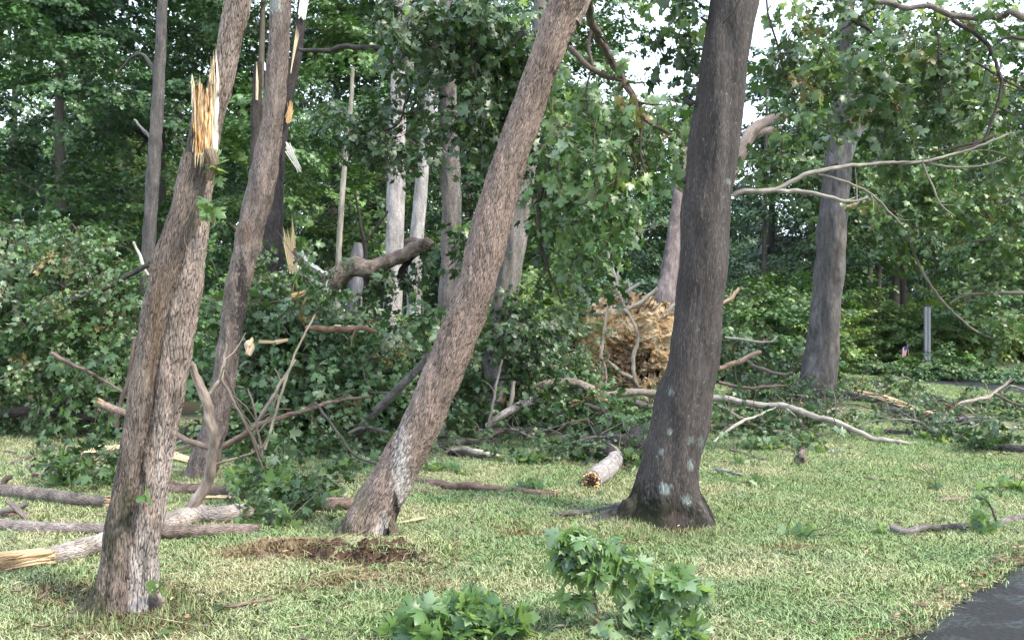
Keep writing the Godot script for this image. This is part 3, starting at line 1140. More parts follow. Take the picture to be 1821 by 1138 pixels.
func forest_tree(label: String, px: float, d: float, h: float, r: float, low: float, n: int, palette: Array, seed_: int, trunk_r := 0.16, category := "tree", called := "forest_tree") -> void:
	rg.seed = seed_
	var x := (px - CX) / F * d
	var t := thing(called, label, category, Vector3(x, 0, -d), "trees and bushes of the wood behind the lawn")
	var lean := rg.randf_range(-0.6, 0.6)
	var tint := Color(0.17, 0.145, 0.12) * rg.randf_range(0.8, 1.3)
	if trunk_r > 0.0:
		var b := Vector3(x, -0.1, -d)
		part("trunk", tube([b, b + Vector3(lean * 0.3, h * 0.35, 0), b + Vector3(lean, h * 0.92, 0)], [trunk_r * 1.15, trunk_r, trunk_r * 0.2], 10, 0.6, tint, 0.06, 0.0, null, seed_).mesh(), m_bark["furrowed"], t)
	var clumps := []
	var num := 16
	for k in num:
		var u := (k + rg.randf()) / num
		var y := lerpf(low, h, u)
		var wide := r * sqrt(maxf(0.0, 1.0 - pow((u - 0.42) / 0.62, 2.0)))
		var a := rg.randf() * TAU + k * 2.4
		var q := wide * rg.randf_range(0.35, 0.85)
		var c := Vector3(x + lean * u + cos(a) * q, y, -d + sin(a) * q)
		clumps.append([c, r * rg.randf_range(0.28, 0.46)])
		if trunk_r > 0.0 and k % 3 == 0:
			var s := Vector3(x + lean * u * 0.8, maxf(y - q * 0.6, low * 0.6), -d)
			part("limb", tube([s, s.lerp(c, 0.5) + Vector3(0, 0.2, 0), c], [trunk_r * 0.4, trunk_r * 0.25, trunk_r * 0.1], 6, 0.5, tint).mesh(), m_bark["furrowed"], t)
	crown_of(t, clumps, n, palette, d > 31.0, 1.0 if d <= 31.0 else 1.25, 0.15)

func bush(label: String, px: float, d: float, w: float, h: float, n: int, palette: Array, seed_: int, scale_ := 0.8, called := "bush") -> void:
	rg.seed = seed_
	var x := (px - CX) / F * d
	var t := thing(called, label, "bush", Vector3(x, 0, -d), "trees and bushes of the wood behind the lawn")
	var clumps := []
	for k in 9:
		var a := k * 2.4 + rg.randf()
		var q := w * 0.5 * sqrt((k + 0.5) / 9.0)
		var top := h * (1.0 - 0.45 * q / (w * 0.5)) * rg.randf_range(0.75, 1.05)
		var c := Vector3(x + cos(a) * q, top * 0.62, -d + sin(a) * q * 0.8)
		clumps.append([c, top * 0.4])
		clumps.append([Vector3(c.x, top * 0.25, c.z), top * 0.3])
		if k < 5:
			var b := Vector3(x + rg.randf_range(-0.2, 0.2), -0.05, -d + rg.randf_range(-0.2, 0.2))
			part("stem", tube([b, b.lerp(c, 0.6) + Vector3(0, 0.15, 0), c], [0.035, 0.022, 0.01], 6, 0.3, Color(0.15, 0.12, 0.09)).mesh(), m_bark["smooth"], t)
	crown_of(t, clumps, n, palette, false, scale_, 0.2)

# ---------------------------------------------------------------- sticks, logs and branches on the ground
func stick(called: String, label: String, category: String, list: Array, tint: Color, mat := "furrowed", lift := 0.0, forks := [], ends := 0, group := "") -> Node3D:
	var l := ground_line(list, lift)
	return limb_thing(called, label, category, l, tint, mat, forks, ends, group)

func air_limb(called: String, label: String, category: String, list: Array, tint: Color, mat := "furrowed", forks := [], ends := 0, group := "") -> Node3D:
	return limb_thing(called, label, category, line(list), tint, mat, forks, ends, group)

func limb_thing(called: String, label: String, category: String, l: Array, tint: Color, mat: String, forks: Array, ends: int, group: String) -> Node3D:
	var p0: Vector3 = l[0][0]
	var t := thing(called, label, category, Vector3(p0.x, 0, p0.z), group)
	var rmax := 0.0
	for r in l[1]:
		rmax = maxf(rmax, r)
	var seg := 20 if rmax > 0.05 else (10 if rmax > 0.018 else 7)
	var sd := int(absf(p0.x) * 97.0)
	rg.seed = sd + 5
	part("limb" if rmax > 0.03 else "stem", tube(l[0], l[1], seg, clampf(rmax * 0.7, 0.02, 0.12), mottled(tint, 0.3), 0.16, 0.0, null, sd, 0.35, 2.0).mesh(), m_bark[mat], t)
	for f in forks:
		var fl := line(f)
		part("side_branch", tube(fl[0], fl[1], 8, 0.05, mottled(tint, 0.25), 0.14, 0.0, null, sd + 3, 0.35, 2.0).mesh(), m_bark[mat], t)
	var n: int = l[0].size()
	if ends & 1:
		part("torn_end", torn_end(l[0][0], (l[0][0] - l[0][1]).normalized(), l[1][0], 26, l[1][0] * 1.6, 0.45).mesh(), m_wood, t)
	if ends & 2:
		part("torn_end", torn_end(l[0][n - 1], (l[0][n - 1] - l[0][n - 2]).normalized(), l[1][n - 1], 26, l[1][n - 1] * 1.6, 0.45).mesh(), m_wood, t)
	return t

# a torn-off strip of pale wood lying on the ground
func torn_slab(called: String, label: String, list: Array, n: int, warm: float, group := "") -> Node3D:
	var l := ground_line(list)
	var p0: Vector3 = l[0][0]
	var t := thing(called, label, "split wood", Vector3(p0.x, 0, p0.z), group)
	rg.seed = int(absf(p0.x) * 131.0) + 3
	var acc := Acc.new()
	var np: int = l[0].size()
	for k in n * 2:
		var o: float = rg.randf_range(-1, 1)
		var s0 := rg.randi() % maxi(1, np - 1)
		for s in range(0, np - 1):
			if rg.randf() < 0.15:
				continue
			var a: Vector3 = l[0][s]
			var b: Vector3 = l[0][s + 1]
			var d := (b - a).normalized()
			var x := d.cross(Vector3.UP).normalized()
			var ra: float = l[1][s]
			var rb: float = l[1][s + 1]
			var lift := Vector3(0, ra * rg.randf_range(-0.3, 0.5) * (1.0 - o * o), 0)
			sliver(acc, a - d * ra * rg.randf() + x * o * ra + lift, b + d * rb * rg.randf() + x * o * rb + lift, ra * rg.randf_range(0.10, 0.22), ra * 0.14, wood_color(warm), 0.6 if s < np - 2 else 0.1)
	part("torn_wood", acc.mesh(), m_wood, t)
	return t

const GREYBROWN := Color(0.232, 0.182, 0.156)

func build_standing_trees() -> void:
	# the maple with two fused stems, one of them snapped off
	var d := 5.04
	var t := thing("double_stemmed_maple", "thick double-stemmed maple with one stem snapped to orange splintered wood", "tree", gr(225, 1085))
	var moss := Color(0.055, 0.060, 0.030)
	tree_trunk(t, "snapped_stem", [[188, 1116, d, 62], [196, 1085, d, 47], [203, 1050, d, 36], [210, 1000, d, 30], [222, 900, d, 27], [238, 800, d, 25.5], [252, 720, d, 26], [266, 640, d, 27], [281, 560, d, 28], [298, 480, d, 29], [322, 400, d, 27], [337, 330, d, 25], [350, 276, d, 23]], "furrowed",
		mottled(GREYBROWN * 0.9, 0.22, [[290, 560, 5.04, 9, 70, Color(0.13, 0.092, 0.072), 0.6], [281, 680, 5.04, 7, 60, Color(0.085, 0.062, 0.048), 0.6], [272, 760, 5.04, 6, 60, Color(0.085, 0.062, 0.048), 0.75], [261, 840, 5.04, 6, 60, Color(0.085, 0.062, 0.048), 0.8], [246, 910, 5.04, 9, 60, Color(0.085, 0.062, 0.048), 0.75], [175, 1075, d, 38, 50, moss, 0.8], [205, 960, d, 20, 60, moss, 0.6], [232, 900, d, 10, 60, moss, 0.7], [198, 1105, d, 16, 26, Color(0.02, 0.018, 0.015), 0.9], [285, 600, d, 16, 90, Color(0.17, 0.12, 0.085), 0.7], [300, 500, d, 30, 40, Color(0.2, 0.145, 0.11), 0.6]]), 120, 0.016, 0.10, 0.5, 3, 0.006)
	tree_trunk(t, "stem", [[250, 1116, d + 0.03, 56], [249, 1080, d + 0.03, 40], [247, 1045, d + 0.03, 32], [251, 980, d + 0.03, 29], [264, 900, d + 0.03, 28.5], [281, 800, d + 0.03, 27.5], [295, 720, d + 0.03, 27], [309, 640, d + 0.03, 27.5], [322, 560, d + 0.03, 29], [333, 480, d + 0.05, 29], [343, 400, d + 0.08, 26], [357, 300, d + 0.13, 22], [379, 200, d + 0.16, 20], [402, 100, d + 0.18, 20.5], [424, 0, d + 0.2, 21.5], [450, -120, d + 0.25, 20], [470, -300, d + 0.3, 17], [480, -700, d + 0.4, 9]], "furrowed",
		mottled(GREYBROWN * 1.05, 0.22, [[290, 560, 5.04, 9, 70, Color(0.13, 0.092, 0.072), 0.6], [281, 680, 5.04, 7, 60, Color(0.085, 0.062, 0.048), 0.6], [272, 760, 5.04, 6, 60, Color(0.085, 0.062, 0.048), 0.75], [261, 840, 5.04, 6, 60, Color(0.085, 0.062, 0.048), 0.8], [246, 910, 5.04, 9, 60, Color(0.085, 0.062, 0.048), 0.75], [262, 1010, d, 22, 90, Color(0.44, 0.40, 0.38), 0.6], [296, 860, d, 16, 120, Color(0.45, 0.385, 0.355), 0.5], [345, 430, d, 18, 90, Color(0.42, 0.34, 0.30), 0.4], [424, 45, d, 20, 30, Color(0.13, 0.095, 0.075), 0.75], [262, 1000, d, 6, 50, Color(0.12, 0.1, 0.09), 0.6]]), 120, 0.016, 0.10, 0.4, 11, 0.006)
	for q in [[[198, 1040, d + 0.02, 12], [166, 1082, d - 0.02, 13], [140, 1098, d - 0.02, 5]], [[258, 1045, d + 0.03, 11], [280, 1082, d - 0.03, 12], [308, 1098, d - 0.04, 5]]]:
		tree_trunk(t, "root", q, "furrowed", mottled(GREYBROWN * 0.7, 0.25), 20, 0.03, 0.16, 0.0, 12, 0.004)
	var acc := Acc.new()
	rg.seed = 8
	var top_of := func(u: float) -> float:          # jagged upper edge of the torn strip, in px
		var y := 146.0 + 16.0 * absf(sin(u * 9.0))
		if u < 0.08:
			y = 138.0
		if u > 0.5 and u < 0.70:
			y = 166.0
		if u >= 0.70:
			y = lerpf(122.0, 104.0, clampf((u - 0.70) / 0.15, 0, 1))
		if u > 0.86 and u < 0.93:
			y = 84.0
		return y + 26.0 * absf(nz.get_noise_1d(u * 17.0)) - 8.0 + 10.0 * nz.get_noise_1d(u * 46.0 + 9.0)
	var face := func(u: float, v: float) -> Vector3:
		var bot := 290.0 - 26.0 * u + 16.0 * nz.get_noise_1d(u * 22.0 + 5.0)
		var y: float = lerpf(bot, top_of.call(u), v)
		var x := 340.0 + 44.0 * u + v * (4.0 if u > 0.7 else 0.0) + 1.2 * nz.get_noise_2d(u * 9.0, v * 3.0)
		if u > 0.86 and v > 0.75:
			x = lerpf(x, 382.5, (v - 0.75) * 3.4)
		var z := 0.05 * absf(u - 0.5) + 0.006 * nz.get_noise_2d(u * 30.0, v * 2.0) + 0.012 * nz.get_noise_2d(u * 8.0, v * 3.0 + 7.0)
		return at(x, y, 5.04 - 0.078 + z)
	var tone := func(u: float, v: float) -> Color:
		var q := u + 0.25 * nz.get_noise_2d(u * 40.0, v * 1.5)
		var c := TAN.lerp(CREAM, smoothstep(0.25, 0.95, q))
		if u > 0.84 or u < 0.05:
			c = WHITEWOOD
		c *= 1.0 + 0.18 * nz.get_noise_2d(u * 60.0, v * 4.0)
		c.a = 1.0
		return c
	fibre_plate(acc, face, 90, 30, Vector3(0, 0, -0.03), tone)
	for k in 16:
		var u := rg.randf()
		var x := 341.0 + 43.0 * u
		var y: float = top_of.call(u)
		sliver(acc, at(x, y + rg.randf_range(20, 70), 4.965), at(x + rg.randf_range(-2, 2), y + rg.randf_range(-16, 4), 4.962), 0.0025, 0.003, CREAM * rg.randf_range(0.85, 1.1), 0.1)
	for k in 8:
		var x := rg.randf_range(342, 372)
		sliver(acc, at(x, 272, 4.958), at(x + rg.randf_range(-6, 2), rg.randf_range(286, 302), 4.95), 0.003, 0.004, CREAM * rg.randf_range(0.8, 1.1), 0.1)
	part("torn_wood", acc.mesh(), m_wood, t)
	var back := line([[352, 285, d + 0.0, 20], [358, 220, d + 0.01, 19.5], [364, 165, d + 0.02, 16]])
	part("bark_shell", tube(back[0], back[1], 20, 0.03, mottled(GREYBROWN * 0.6, 0.2), 0.1).mesh(), m_bark["furrowed"], t)
	var knob := line([[372, 268, d - 0.1, 9], [376, 285, d - 0.09, 10], [372, 320, d - 0.07, 6]])
	part("bark_flap", tube(knob[0], knob[1], 12, 0.02, mottled(Color(0.30, 0.22, 0.16), 0.3), 0.3).mesh(), m_bark["furrowed"], t)
	foliage(t, [[385, 300, d - 0.05, 16, 22, 0.05], [330, 378, d - 0.16, 10, 10, 0.02], [372, 372, d - 0.1, 12, 14, 0.03], [258, 880, d - 0.13, 6, 6, 0.02], [278, 1040, d - 0.1, 12, 14, 0.05]], 26, 0, 0.075, 0.3, 1.0, true)
	fine_twigs(t, [[372, 400, d - 0.12, 12, 30, 0.02], [330, 450, d - 0.17, 15, 10, 0.02]], 5, 0.004, 0.12, Color(0.3, 0.22, 0.15), m_bark["smooth"])

	# the slimmer trunk beyond it
	d = gd(850)
	t = thing("slender_maple", "slender grey maple trunk standing between the snapped double maple and the leafy windfall", "tree", gr(358, 850))
	tree_trunk(t, "trunk", [[352, 862, d, 30], [360, 835, d, 25], [372, 790, d, 23], [386, 740, d, 22], [398, 670, d, 20], [409, 600, d, 19.5], [418, 540, d, 20.5], [429, 480, d, 22], [443, 420, d, 23], [457, 360, d, 24], [471, 300, d, 23], [480, 240, d, 20], [487, 190, d, 18.5], [493, 100, d, 18.5], [499, 0, d, 18], [508, -150, d, 16], [512, -600, d, 8]], "furrowed",
		mottled(Color(0.208, 0.166, 0.148), 0.2, [[432, 600, d, 9, 130, Color(0.045, 0.042, 0.042), 0.85], [436, 500, d, 8, 60, Color(0.05, 0.046, 0.045), 0.7], [493, 15, d, 12, 14, Color(0.42, 0.45, 0.43), 0.7], [440, 420, d, 12, 20, Color(0.2, 0.13, 0.09), 0.6]]), 100, 0.025, 0.12, 0.25, 21, 0.006)

	# the leaning trunk
	d = gd(960)
	t = thing("leaning_maple", "leaning maple trunk with a pale scar and black crack at its base", "tree", gr(652, 960))
	tree_trunk(t, "trunk", [[640, 990, d, 68], [650, 955, d, 48], [668, 905, d, 41], [690, 865, d, 39], [712, 825, d, 36.5], [741, 770, d, 34.5], [768, 710, d, 34], [797, 640, d, 34], [824, 570, d, 34], [850, 500, d, 34], [873, 400, d, 34], [902, 300, d, 30], [937, 200, d, 28.5], [972, 100, d, 28], [1005, 10, d, 31], [1030, -60, d, 26], [1060, -200, d, 22], [1100, -700, d, 10]], "furrowed",
		mottled(Color(0.246, 0.184, 0.155), 0.2, [[612, 950, d, 32, 36, Color(0.07, 0.068, 0.035), 0.85], [645, 900, d, 18, 90, Color(0.20, 0.165, 0.115), 0.6], [718, 850, d, 17, 85, Color(0.54, 0.50, 0.48), 0.75], [688, 935, d, 16, 30, Color(0.5, 0.47, 0.45), 0.7], [707, 905, d, 4.5, 48, Color(0.02, 0.018, 0.017), 0.95], [691, 950, d, 6, 26, Color(0.03, 0.026, 0.024), 0.9], [982, 132, d, 10, 7, Color(0.08, 0.06, 0.05), 0.8], [1030, 15, d, 14, 30, Color(0.10, 0.085, 0.07), 0.6]]), 140, 0.018, 0.08, 0.6, 31, 0.008)
	for q in [[[632, 922, d + 0.03, 12], [606, 956, d - 0.05, 15], [590, 974, d, 6]], [[686, 915, d - 0.02, 9], [704, 962, d - 0.11, 10], [714, 978, d - 0.12, 4]]]:
		tree_trunk(t, "root", q, "furrowed", mottled(Color(0.16, 0.135, 0.095), 0.3), 24, 0.02, 0.2, 0.0, 13, 0.006)
	var fork := line([[1018, 40, d, 14], [1036, 5, d + 0.05, 13], [1052, -40, d + 0.1, 12], [1066, -120, d + 0.2, 9]])
	part("limb", tube(fork[0], fork[1], 16, 0.04, mottled(Color(0.3, 0.24, 0.2), 0.25), 0.1).mesh(), m_bark["furrowed"], t)

	# the big dark trunk
	d = gd(925)
	t = thing("big_dark_maple", "stout dark-barked maple with lichen spots and a broad mossy root flare", "tree", gr(1185, 925))
	var li := Color(0.46, 0.54, 0.50)
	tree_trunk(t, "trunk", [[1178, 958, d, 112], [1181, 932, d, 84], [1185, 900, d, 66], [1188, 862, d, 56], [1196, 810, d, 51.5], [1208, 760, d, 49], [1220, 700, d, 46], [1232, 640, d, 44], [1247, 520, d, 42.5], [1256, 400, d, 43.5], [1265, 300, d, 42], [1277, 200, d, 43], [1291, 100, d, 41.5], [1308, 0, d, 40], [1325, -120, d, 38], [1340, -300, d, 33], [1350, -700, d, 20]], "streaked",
		mottled(Color(0.165, 0.140, 0.131), 0.18, [[1185, 925, d - 0.2, 95, 34, Color(0.040, 0.036, 0.022), 0.8], [1135, 905, d, 44, 46, Color(0.030, 0.036, 0.012), 0.9], [1200, 905, d - 0.2, 60, 30, Color(0.036, 0.036, 0.016), 0.65], [1205, 920, d - 0.2, 22, 14, Color(0.2, 0.15, 0.135), 0.6], [1181, 868, d - 0.2, 11, 12, li, 0.95], [1219, 887, d - 0.2, 10, 9, li * 0.85, 0.85], [1228, 828, d - 0.2, 7, 10, li, 0.95], [1227, 785, d - 0.2, 7, 8, li * 0.9, 0.9], [1176, 805, d - 0.2, 6, 7, li * 0.8, 0.8], [1196, 698, d - 0.2, 6, 6, li, 0.9], [1192, 768, d - 0.2, 6, 4, li * 0.9, 0.8], [1299, 320, d - 0.2, 6, 5, li, 0.8], [1249, 790, d - 0.2, 5, 14, li * 0.8, 0.6], [1288, 300, d - 0.2, 9, 140, Color(0.28, 0.25, 0.24), 0.5], [1205, 600, d, 18, 300, Color(0.105, 0.085, 0.078), 0.5], [1240, 150, d, 26, 350, Color(0.10, 0.08, 0.074), 0.5]]), 150, 0.022, 0.09, 0.75, 41, 0.005)  # tall patches paint shade down the left flank, light along the right side
	for q in [[[1156, 858, d + 0.04, 12], [1122, 905, d - 0.06, 19], [1086, 936, d - 0.08, 7]], [[1218, 850, d + 0.04, 10], [1248, 908, d - 0.06, 16], [1272, 938, d - 0.08, 6]]]:
		tree_trunk(t, "root", q, "streaked", mottled(Color(0.085, 0.075, 0.05), 0.45), 26, 0.02, 0.22, 0.0, 14, 0.006)
	for q in [[[1222, 185, 4], [1213, 178, 7]], [[1214, 318, 5], [1208, 322, 6]], [[1258, 40, 4], [1240, 30, 4]]]:
		var kn := line([[q[0][0] + 10, q[0][1], d, q[0][2] + 3], [q[0][0] + 4, q[0][1], d, q[0][2] + 1], [q[1][0] + 6, q[1][1], d, q[1][2] * 0.4]])
		part("knot", tube(kn[0], kn[1], 12, 0.015, Color(0.15, 0.13, 0.12), 0.3).mesh(), m_bark["streaked"], t)
	var tw := line([[1285, 40, d - 0.21, 4], [1305, 20, d - 0.26, 3], [1320, -10, d - 0.3, 2.5], [1290, 32, d - 0.3, 2]])
	part("twig", tube([tw[0][0], tw[0][1], tw[0][2]], [0.012, 0.009, 0.007], 6, 0.04, Color(0.12, 0.1, 0.09), 0.1).mesh(), m_bark["smooth"], t)
	var low := [[1305, 349, d - 0.03, 6], [1325, 341, d - 0.06, 5.2], [1380, 337, d - 0.1, 4.6], [1430, 312, d - 0.1, 4.2], [1500, 296, d - 0.1, 3.6], [1580, 290, d, 3.0], [1640, 287, d, 2.6], [1720, 268, d, 2.2], [1800, 236, d, 1.6]]
	tree_trunk(t, "low_branch", low, "smooth", mottled(Color(0.36, 0.32, 0.27), 0.25), 10, 0.05, 0.12, 0.0, 5)
	tree_trunk(t, "low_branch", [[1375, 338, d - 0.1, 4.4], [1400, 340, d - 0.1, 4.2], [1440, 342, d - 0.12, 3.8], [1500, 358, d - 0.14, 3.2], [1525, 358, d - 0.14, 2.6], [1545, 350, d - 0.14, 2.0]], "smooth", mottled(Color(0.40, 0.36, 0.31), 0.25), 10, 0.05, 0.12, 0.0, 6)
	tree_trunk(t, "low_branch", [[1455, 310, d - 0.1, 2.6], [1500, 322, d - 0.05, 2.4], [1550, 345, d, 2.2], [1585, 380, d, 1.8], [1605, 400, d, 1.5]], "smooth", mottled(Color(0.33, 0.30, 0.25), 0.25), 8, 0.05, 0.12, 0.0, 7)
	tree_trunk(t, "low_branch", [[1580, 290, d, 2.4], [1630, 288, d, 2.2], [1700, 298, d + 0.1, 2.0], [1760, 292, d + 0.1, 1.6], [1790, 280, d + 0.1, 1.2]], "smooth", mottled(Color(0.30, 0.27, 0.22), 0.25), 8, 0.05, 0.12, 0.0, 8)
	tree_trunk(t, "low_branch", [[1640, 288, d, 1.8], [1655, 320, d, 1.6], [1675, 365, d, 1.5], [1700, 385, d, 1.0]], "smooth", mottled(Color(0.33, 0.30, 0.25), 0.25), 8, 0.05, 0.12, 0.0, 9)
	foliage(t, [[1190, 30, d + 0.5, 55, 50, 0.5], [1235, 75, d + 0.5, 40, 35, 0.4], [1200, -40, d + 0.6, 70, 45, 0.6]], 110, 20, 0.09, 0.4, 0.8, true)

	# the grey trunk on the open lawn
	d = gd(716)
	t = thing("lone_grey_maple", "straight grey maple standing alone on the open lawn before the road", "tree", gr(1447, 716))
	tree_trunk(t, "trunk", [[1446, 730, d, 42], [1448, 708, d, 35], [1453, 680, d, 31], [1460, 640, d, 29], [1468, 560, d, 26], [1475, 480, d, 25.5], [1480, 400, d, 25], [1487, 330, d, 24], [1493, 270, d, 22.5], [1497, 220, d, 19], [1500, 100, d, 15], [1508, 0, d, 12.5], [1512, -100, d, 11], [1515, -300, d, 7]], "smooth",
		mottled(Color(0.150, 0.137, 0.134), 0.35, [[1462, 500, d, 12, 260, Color(0.105, 0.095, 0.092), 0.5], [1440, 700, d, 34, 26, Color(0.07, 0.06, 0.045), 0.6], [1475, 700, d, 10, 20, Color(0.40, 0.38, 0.37), 0.5], [1500, 470, d, 12, 100, Color(0.24, 0.22, 0.215), 0.5], [1480, 500, d, 14, 6, Color(0.10, 0.085, 0.08), 0.7], [1490, 235, d, 10, 10, Color(0.45, 0.45, 0.45), 0.6]]), 40, 0.06, 0.10, 0.45, 51)  # long side patches put shade into its left colour, light into its right
	tree_trunk(t, "limb", [[1500, 290, d, 13], [1515, 250, d, 12], [1530, 225, d, 9], [1552, 212, d, 7], [1570, 196, d, 5]], "smooth", mottled(Color(0.34, 0.31, 0.30), 0.25), 14, 0.06, 0.12, 0.0, 4)
	tree_trunk(t, "broken_limb", [[1510, 216, d - 0.2, 7], [1545, 200, d - 0.3, 6], [1575, 190, d - 0.4, 7], [1612, 192, d - 0.5, 5]], "deep", mottled(Color(0.17, 0.14, 0.12), 0.3), 12, 0.06, 0.2, 0.0, 14)
	tree_trunk(t, "stub", [[1500, 372, d - 0.2, 5], [1530, 362, d - 0.3, 5], [1556, 352, d - 0.4, 4]], "smooth", Color(0.60, 0.44, 0.30), 10, 0.06, 0.15, 0.0, 15)
	tree_trunk(t, "stub", [[1468, 306, d - 0.25, 4], [1480, 296, d - 0.35, 4], [1490, 289, d - 0.45, 3.5]], "smooth", Color(0.16, 0.12, 0.10), 10, 0.06, 0.15, 0.0, 16)
	foliage(t, [[1490, 160, d, 70, 60, 1.0], [1560, 110, d, 80, 50, 1.2], [1440, 90, d, 60, 40, 1.0], [1600, 190, d, 60, 30, 1.0], [1530, 30, d, 90, 40, 1.2]], 0, 130, 0.14, 0.25, 1.25, false, 0.4)

func build_wood() -> void:
	# trunks one can tell apart at the edge of the wood
	var group := "standing trunks at the edge of the wood"
	var d := 15.0
	var t := thing("standing_trunk", "thin dark grey trunk rising straight behind the leafy heap by the double maple", "tree", at(255, 569, d) * Vector3(1, 0, 1), group)
	tree_trunk(t, "trunk", [[248, 750, d, 13], [256, 560, d, 11.5], [262, 460, d, 11], [270, 330, d, 11.5], [278, 210, d, 11], [284, 100, d, 9.5], [288, 0, d, 8.5], [292, -160, d, 7], [294, -400, d, 4]], "furrowed", mottled(Color(0.140, 0.127, 0.122), 0.25), 26, 0.08, 0.10, 0.1, 61)
	tree_trunk(t, "limb", [[284, 165, d, 4], [262, 105, d + 0.3, 3], [235, 100, d + 0.5, 2.5], [205, 135, d + 0.6, 1.8]], "smooth", Color(0.13, 0.11, 0.095), 7, 0.1)
	tree_trunk(t, "limb", [[276, 265, d, 3], [262, 240, d + 0.2, 2.5], [238, 213, d + 0.5, 2]], "smooth", Color(0.3, 0.27, 0.24), 7, 0.1)
	var s := gr(470, 700)
	d = 14.5
	t = thing("standing_trunk", "black-barked trunk with white splintered top, half hidden by the slender maple", "tree", at(470, 569, d) * Vector3(1, 0, 1), group)
	tree_trunk(t, "trunk", [[468, 770, d, 30], [472, 600, d, 27], [476, 470, d, 25], [480, 400, d, 23], [486, 320, d, 17], [498, 230, d, 14], [514, 150, d, 11], [528, 90, d, 9], [535, 30, d, 8], [541, -40, d, 8], [548, -140, d, 7]], "deep", mottled(Color(0.085, 0.07, 0.068), 0.25), 28, 0.08, 0.14, 0.1, 71)
	tree_trunk(t, "limb", [[462, 420, d, 17], [456, 330, d, 13], [455, 250, d, 10], [456, 170, d, 9], [458, 110, d, 6]], "deep", mottled(Color(0.085, 0.07, 0.065), 0.25), 16, 0.1, 0.14)
	var acc := Acc.new()
	rg.seed = 5
	for k in 40:
		sliver(acc, at(535 + rg.randf_range(-5, 7), 28 + rg.randf_range(-10, 8), d - 0.09), at(543 + rg.randf_range(-6, 7), rg.randf_range(-40, 0), d - 0.09), 0.007, 0.012, WHITEWOOD * rg.randf_range(0.9, 1.1))
	part("torn_wood", acc.mesh(), m_wood, t)
	acc = Acc.new()
	for k in 6:
		sliver(acc, at(516 + k * 0.6, 135 - k * 4, d - 0.08), at(527 + k, 45 + k * 3, d - 0.08), 0.007, 0.010, CREAM * rg.randf_range(0.8, 1.0), 0.1)
	part("torn_wood", acc.mesh(), m_wood, t)
	acc = Acc.new()
	for k in 6:
		sliver(acc, at(455 + k * 0.4, 178, d - 0.1), at(456 + k * 0.5, 110 + k * 6, d - 0.1), 0.008, 0.01, CREAM)
	part("torn_wood", acc.mesh(), m_wood, t)
	acc = Acc.new()
	for k in 26:
		sliver(acc, at(511 + rg.randf_range(-4, 6), 215 + rg.randf_range(-8, 6), d - 0.16), at(514 + rg.randf_range(-4, 8), rg.randf_range(178, 200), d - 0.16), 0.007, 0.012, TAN * rg.randf_range(0.7, 1.1))
	part("torn_wood", acc.mesh(), m_wood, t)
	t = thing("hanging_sliver", "short white sliver of wood hanging beside the slender maple", "split wood", at(525, 569, 14.3) * Vector3(1, 0, 1))
	acc = Acc.new()
	for k in 18:
		sliver(acc, at(507 + k * 0.5, 256 + rg.randf_range(-5, 14), 14.3), at(529 + k * 0.4, 304 + rg.randf_range(-8, 4), 14.3), 0.008, 0.010, WHITEWOOD * rg.randf_range(0.7, 1.1), 0.3)
	part("torn_wood", acc.mesh(), m_wood, t)
	d = 18.0
	t = thing("standing_trunk", "thin pale dead pole left of the torn limb", "tree", at(601, 569, d) * Vector3(1, 0, 1), group)
	t.set_meta("label", "thin pale dead pole rising behind the torn limb")
	tree_trunk(t, "trunk", [[597, 720, d, 6], [601, 480, d, 5.2], [606, 380, d, 5], [612, 300, d, 4.6], [618, 240, d, 4.4], [624, 180, d, 4], [627, 120, d, 3]], "smooth", mottled(Color(0.36, 0.33, 0.27), 0.3), 12, 0.1, 0.12, 0.0, 81)
	d = 20.0
	t = thing("standing_trunk", "broad whitish trunk just behind the torn limb", "tree", at(700, 569, d) * Vector3(1, 0, 1), group)
	tree_trunk(t, "trunk", [[694, 720, d, 19], [698, 560, d, 17], [701, 450, d, 16], [704, 330, d, 16], [707, 200, d, 14.5], [709, 100, d, 13], [711, 20, d, 12], [713, -80, d, 10]], "furrowed", mottled(Color(0.46, 0.415, 0.395), 0.25), 24, 0.1, 0.08, 0.1, 91)
	d = 22.0
	t = thing("standing_trunk", "second whitish trunk, slimmer, behind the limb's broken end", "tree", at(740, 569, d) * Vector3(1, 0, 1), group)
	tree_trunk(t, "trunk", [[732, 690, d, 14], [738, 480, d, 12.5], [744, 390, d, 12], [752, 300, d, 11], [762, 220, d, 10], [772, 110, d, 9], [780, -20, d, 8]], "furrowed", mottled(Color(0.48, 0.44, 0.42), 0.25), 20, 0.1, 0.08, 0.1, 95)
	d = 25.0
	t = thing("standing_trunk", "blue-grey trunk seen low under the arch of the torn limb", "tree", at(630, 569, d) * Vector3(1, 0, 1), group)
	tree_trunk(t, "trunk", [[628, 680, d, 16], [630, 560, d, 15], [633, 490, d, 14], [635, 455, d, 12], [637, 432, d, 6]], "smooth", mottled(Color(0.20, 0.195, 0.205), 0.3), 18, 0.15, 0.1, 0.0, 99)
	d = 17.0
	t = thing("sapling", "dark forked sapling stem under the torn limb", "tree", at(650, 569, d) * Vector3(1, 0, 1), group)
	tree_trunk(t, "stem", [[650, 720, d, 5], [650, 570, d, 4.5], [650, 470, d, 4], [647, 430, d, 3.6], [640, 400, d, 2.6], [632, 340, d, 1.8]], "smooth", Color(0.045, 0.04, 0.035), 8, 0.12)
	tree_trunk(t, "side_branch", [[649, 432, d, 3], [668, 405, d, 2.2], [690, 375, d, 1.6]], "smooth", Color(0.045, 0.04, 0.035), 7, 0.12)
	d = 13.5
	t = thing("standing_trunk", "grey trunk with a long dark limb arching over towards the pale poles", "tree", at(797, 569, d) * Vector3(1, 0, 1), group)
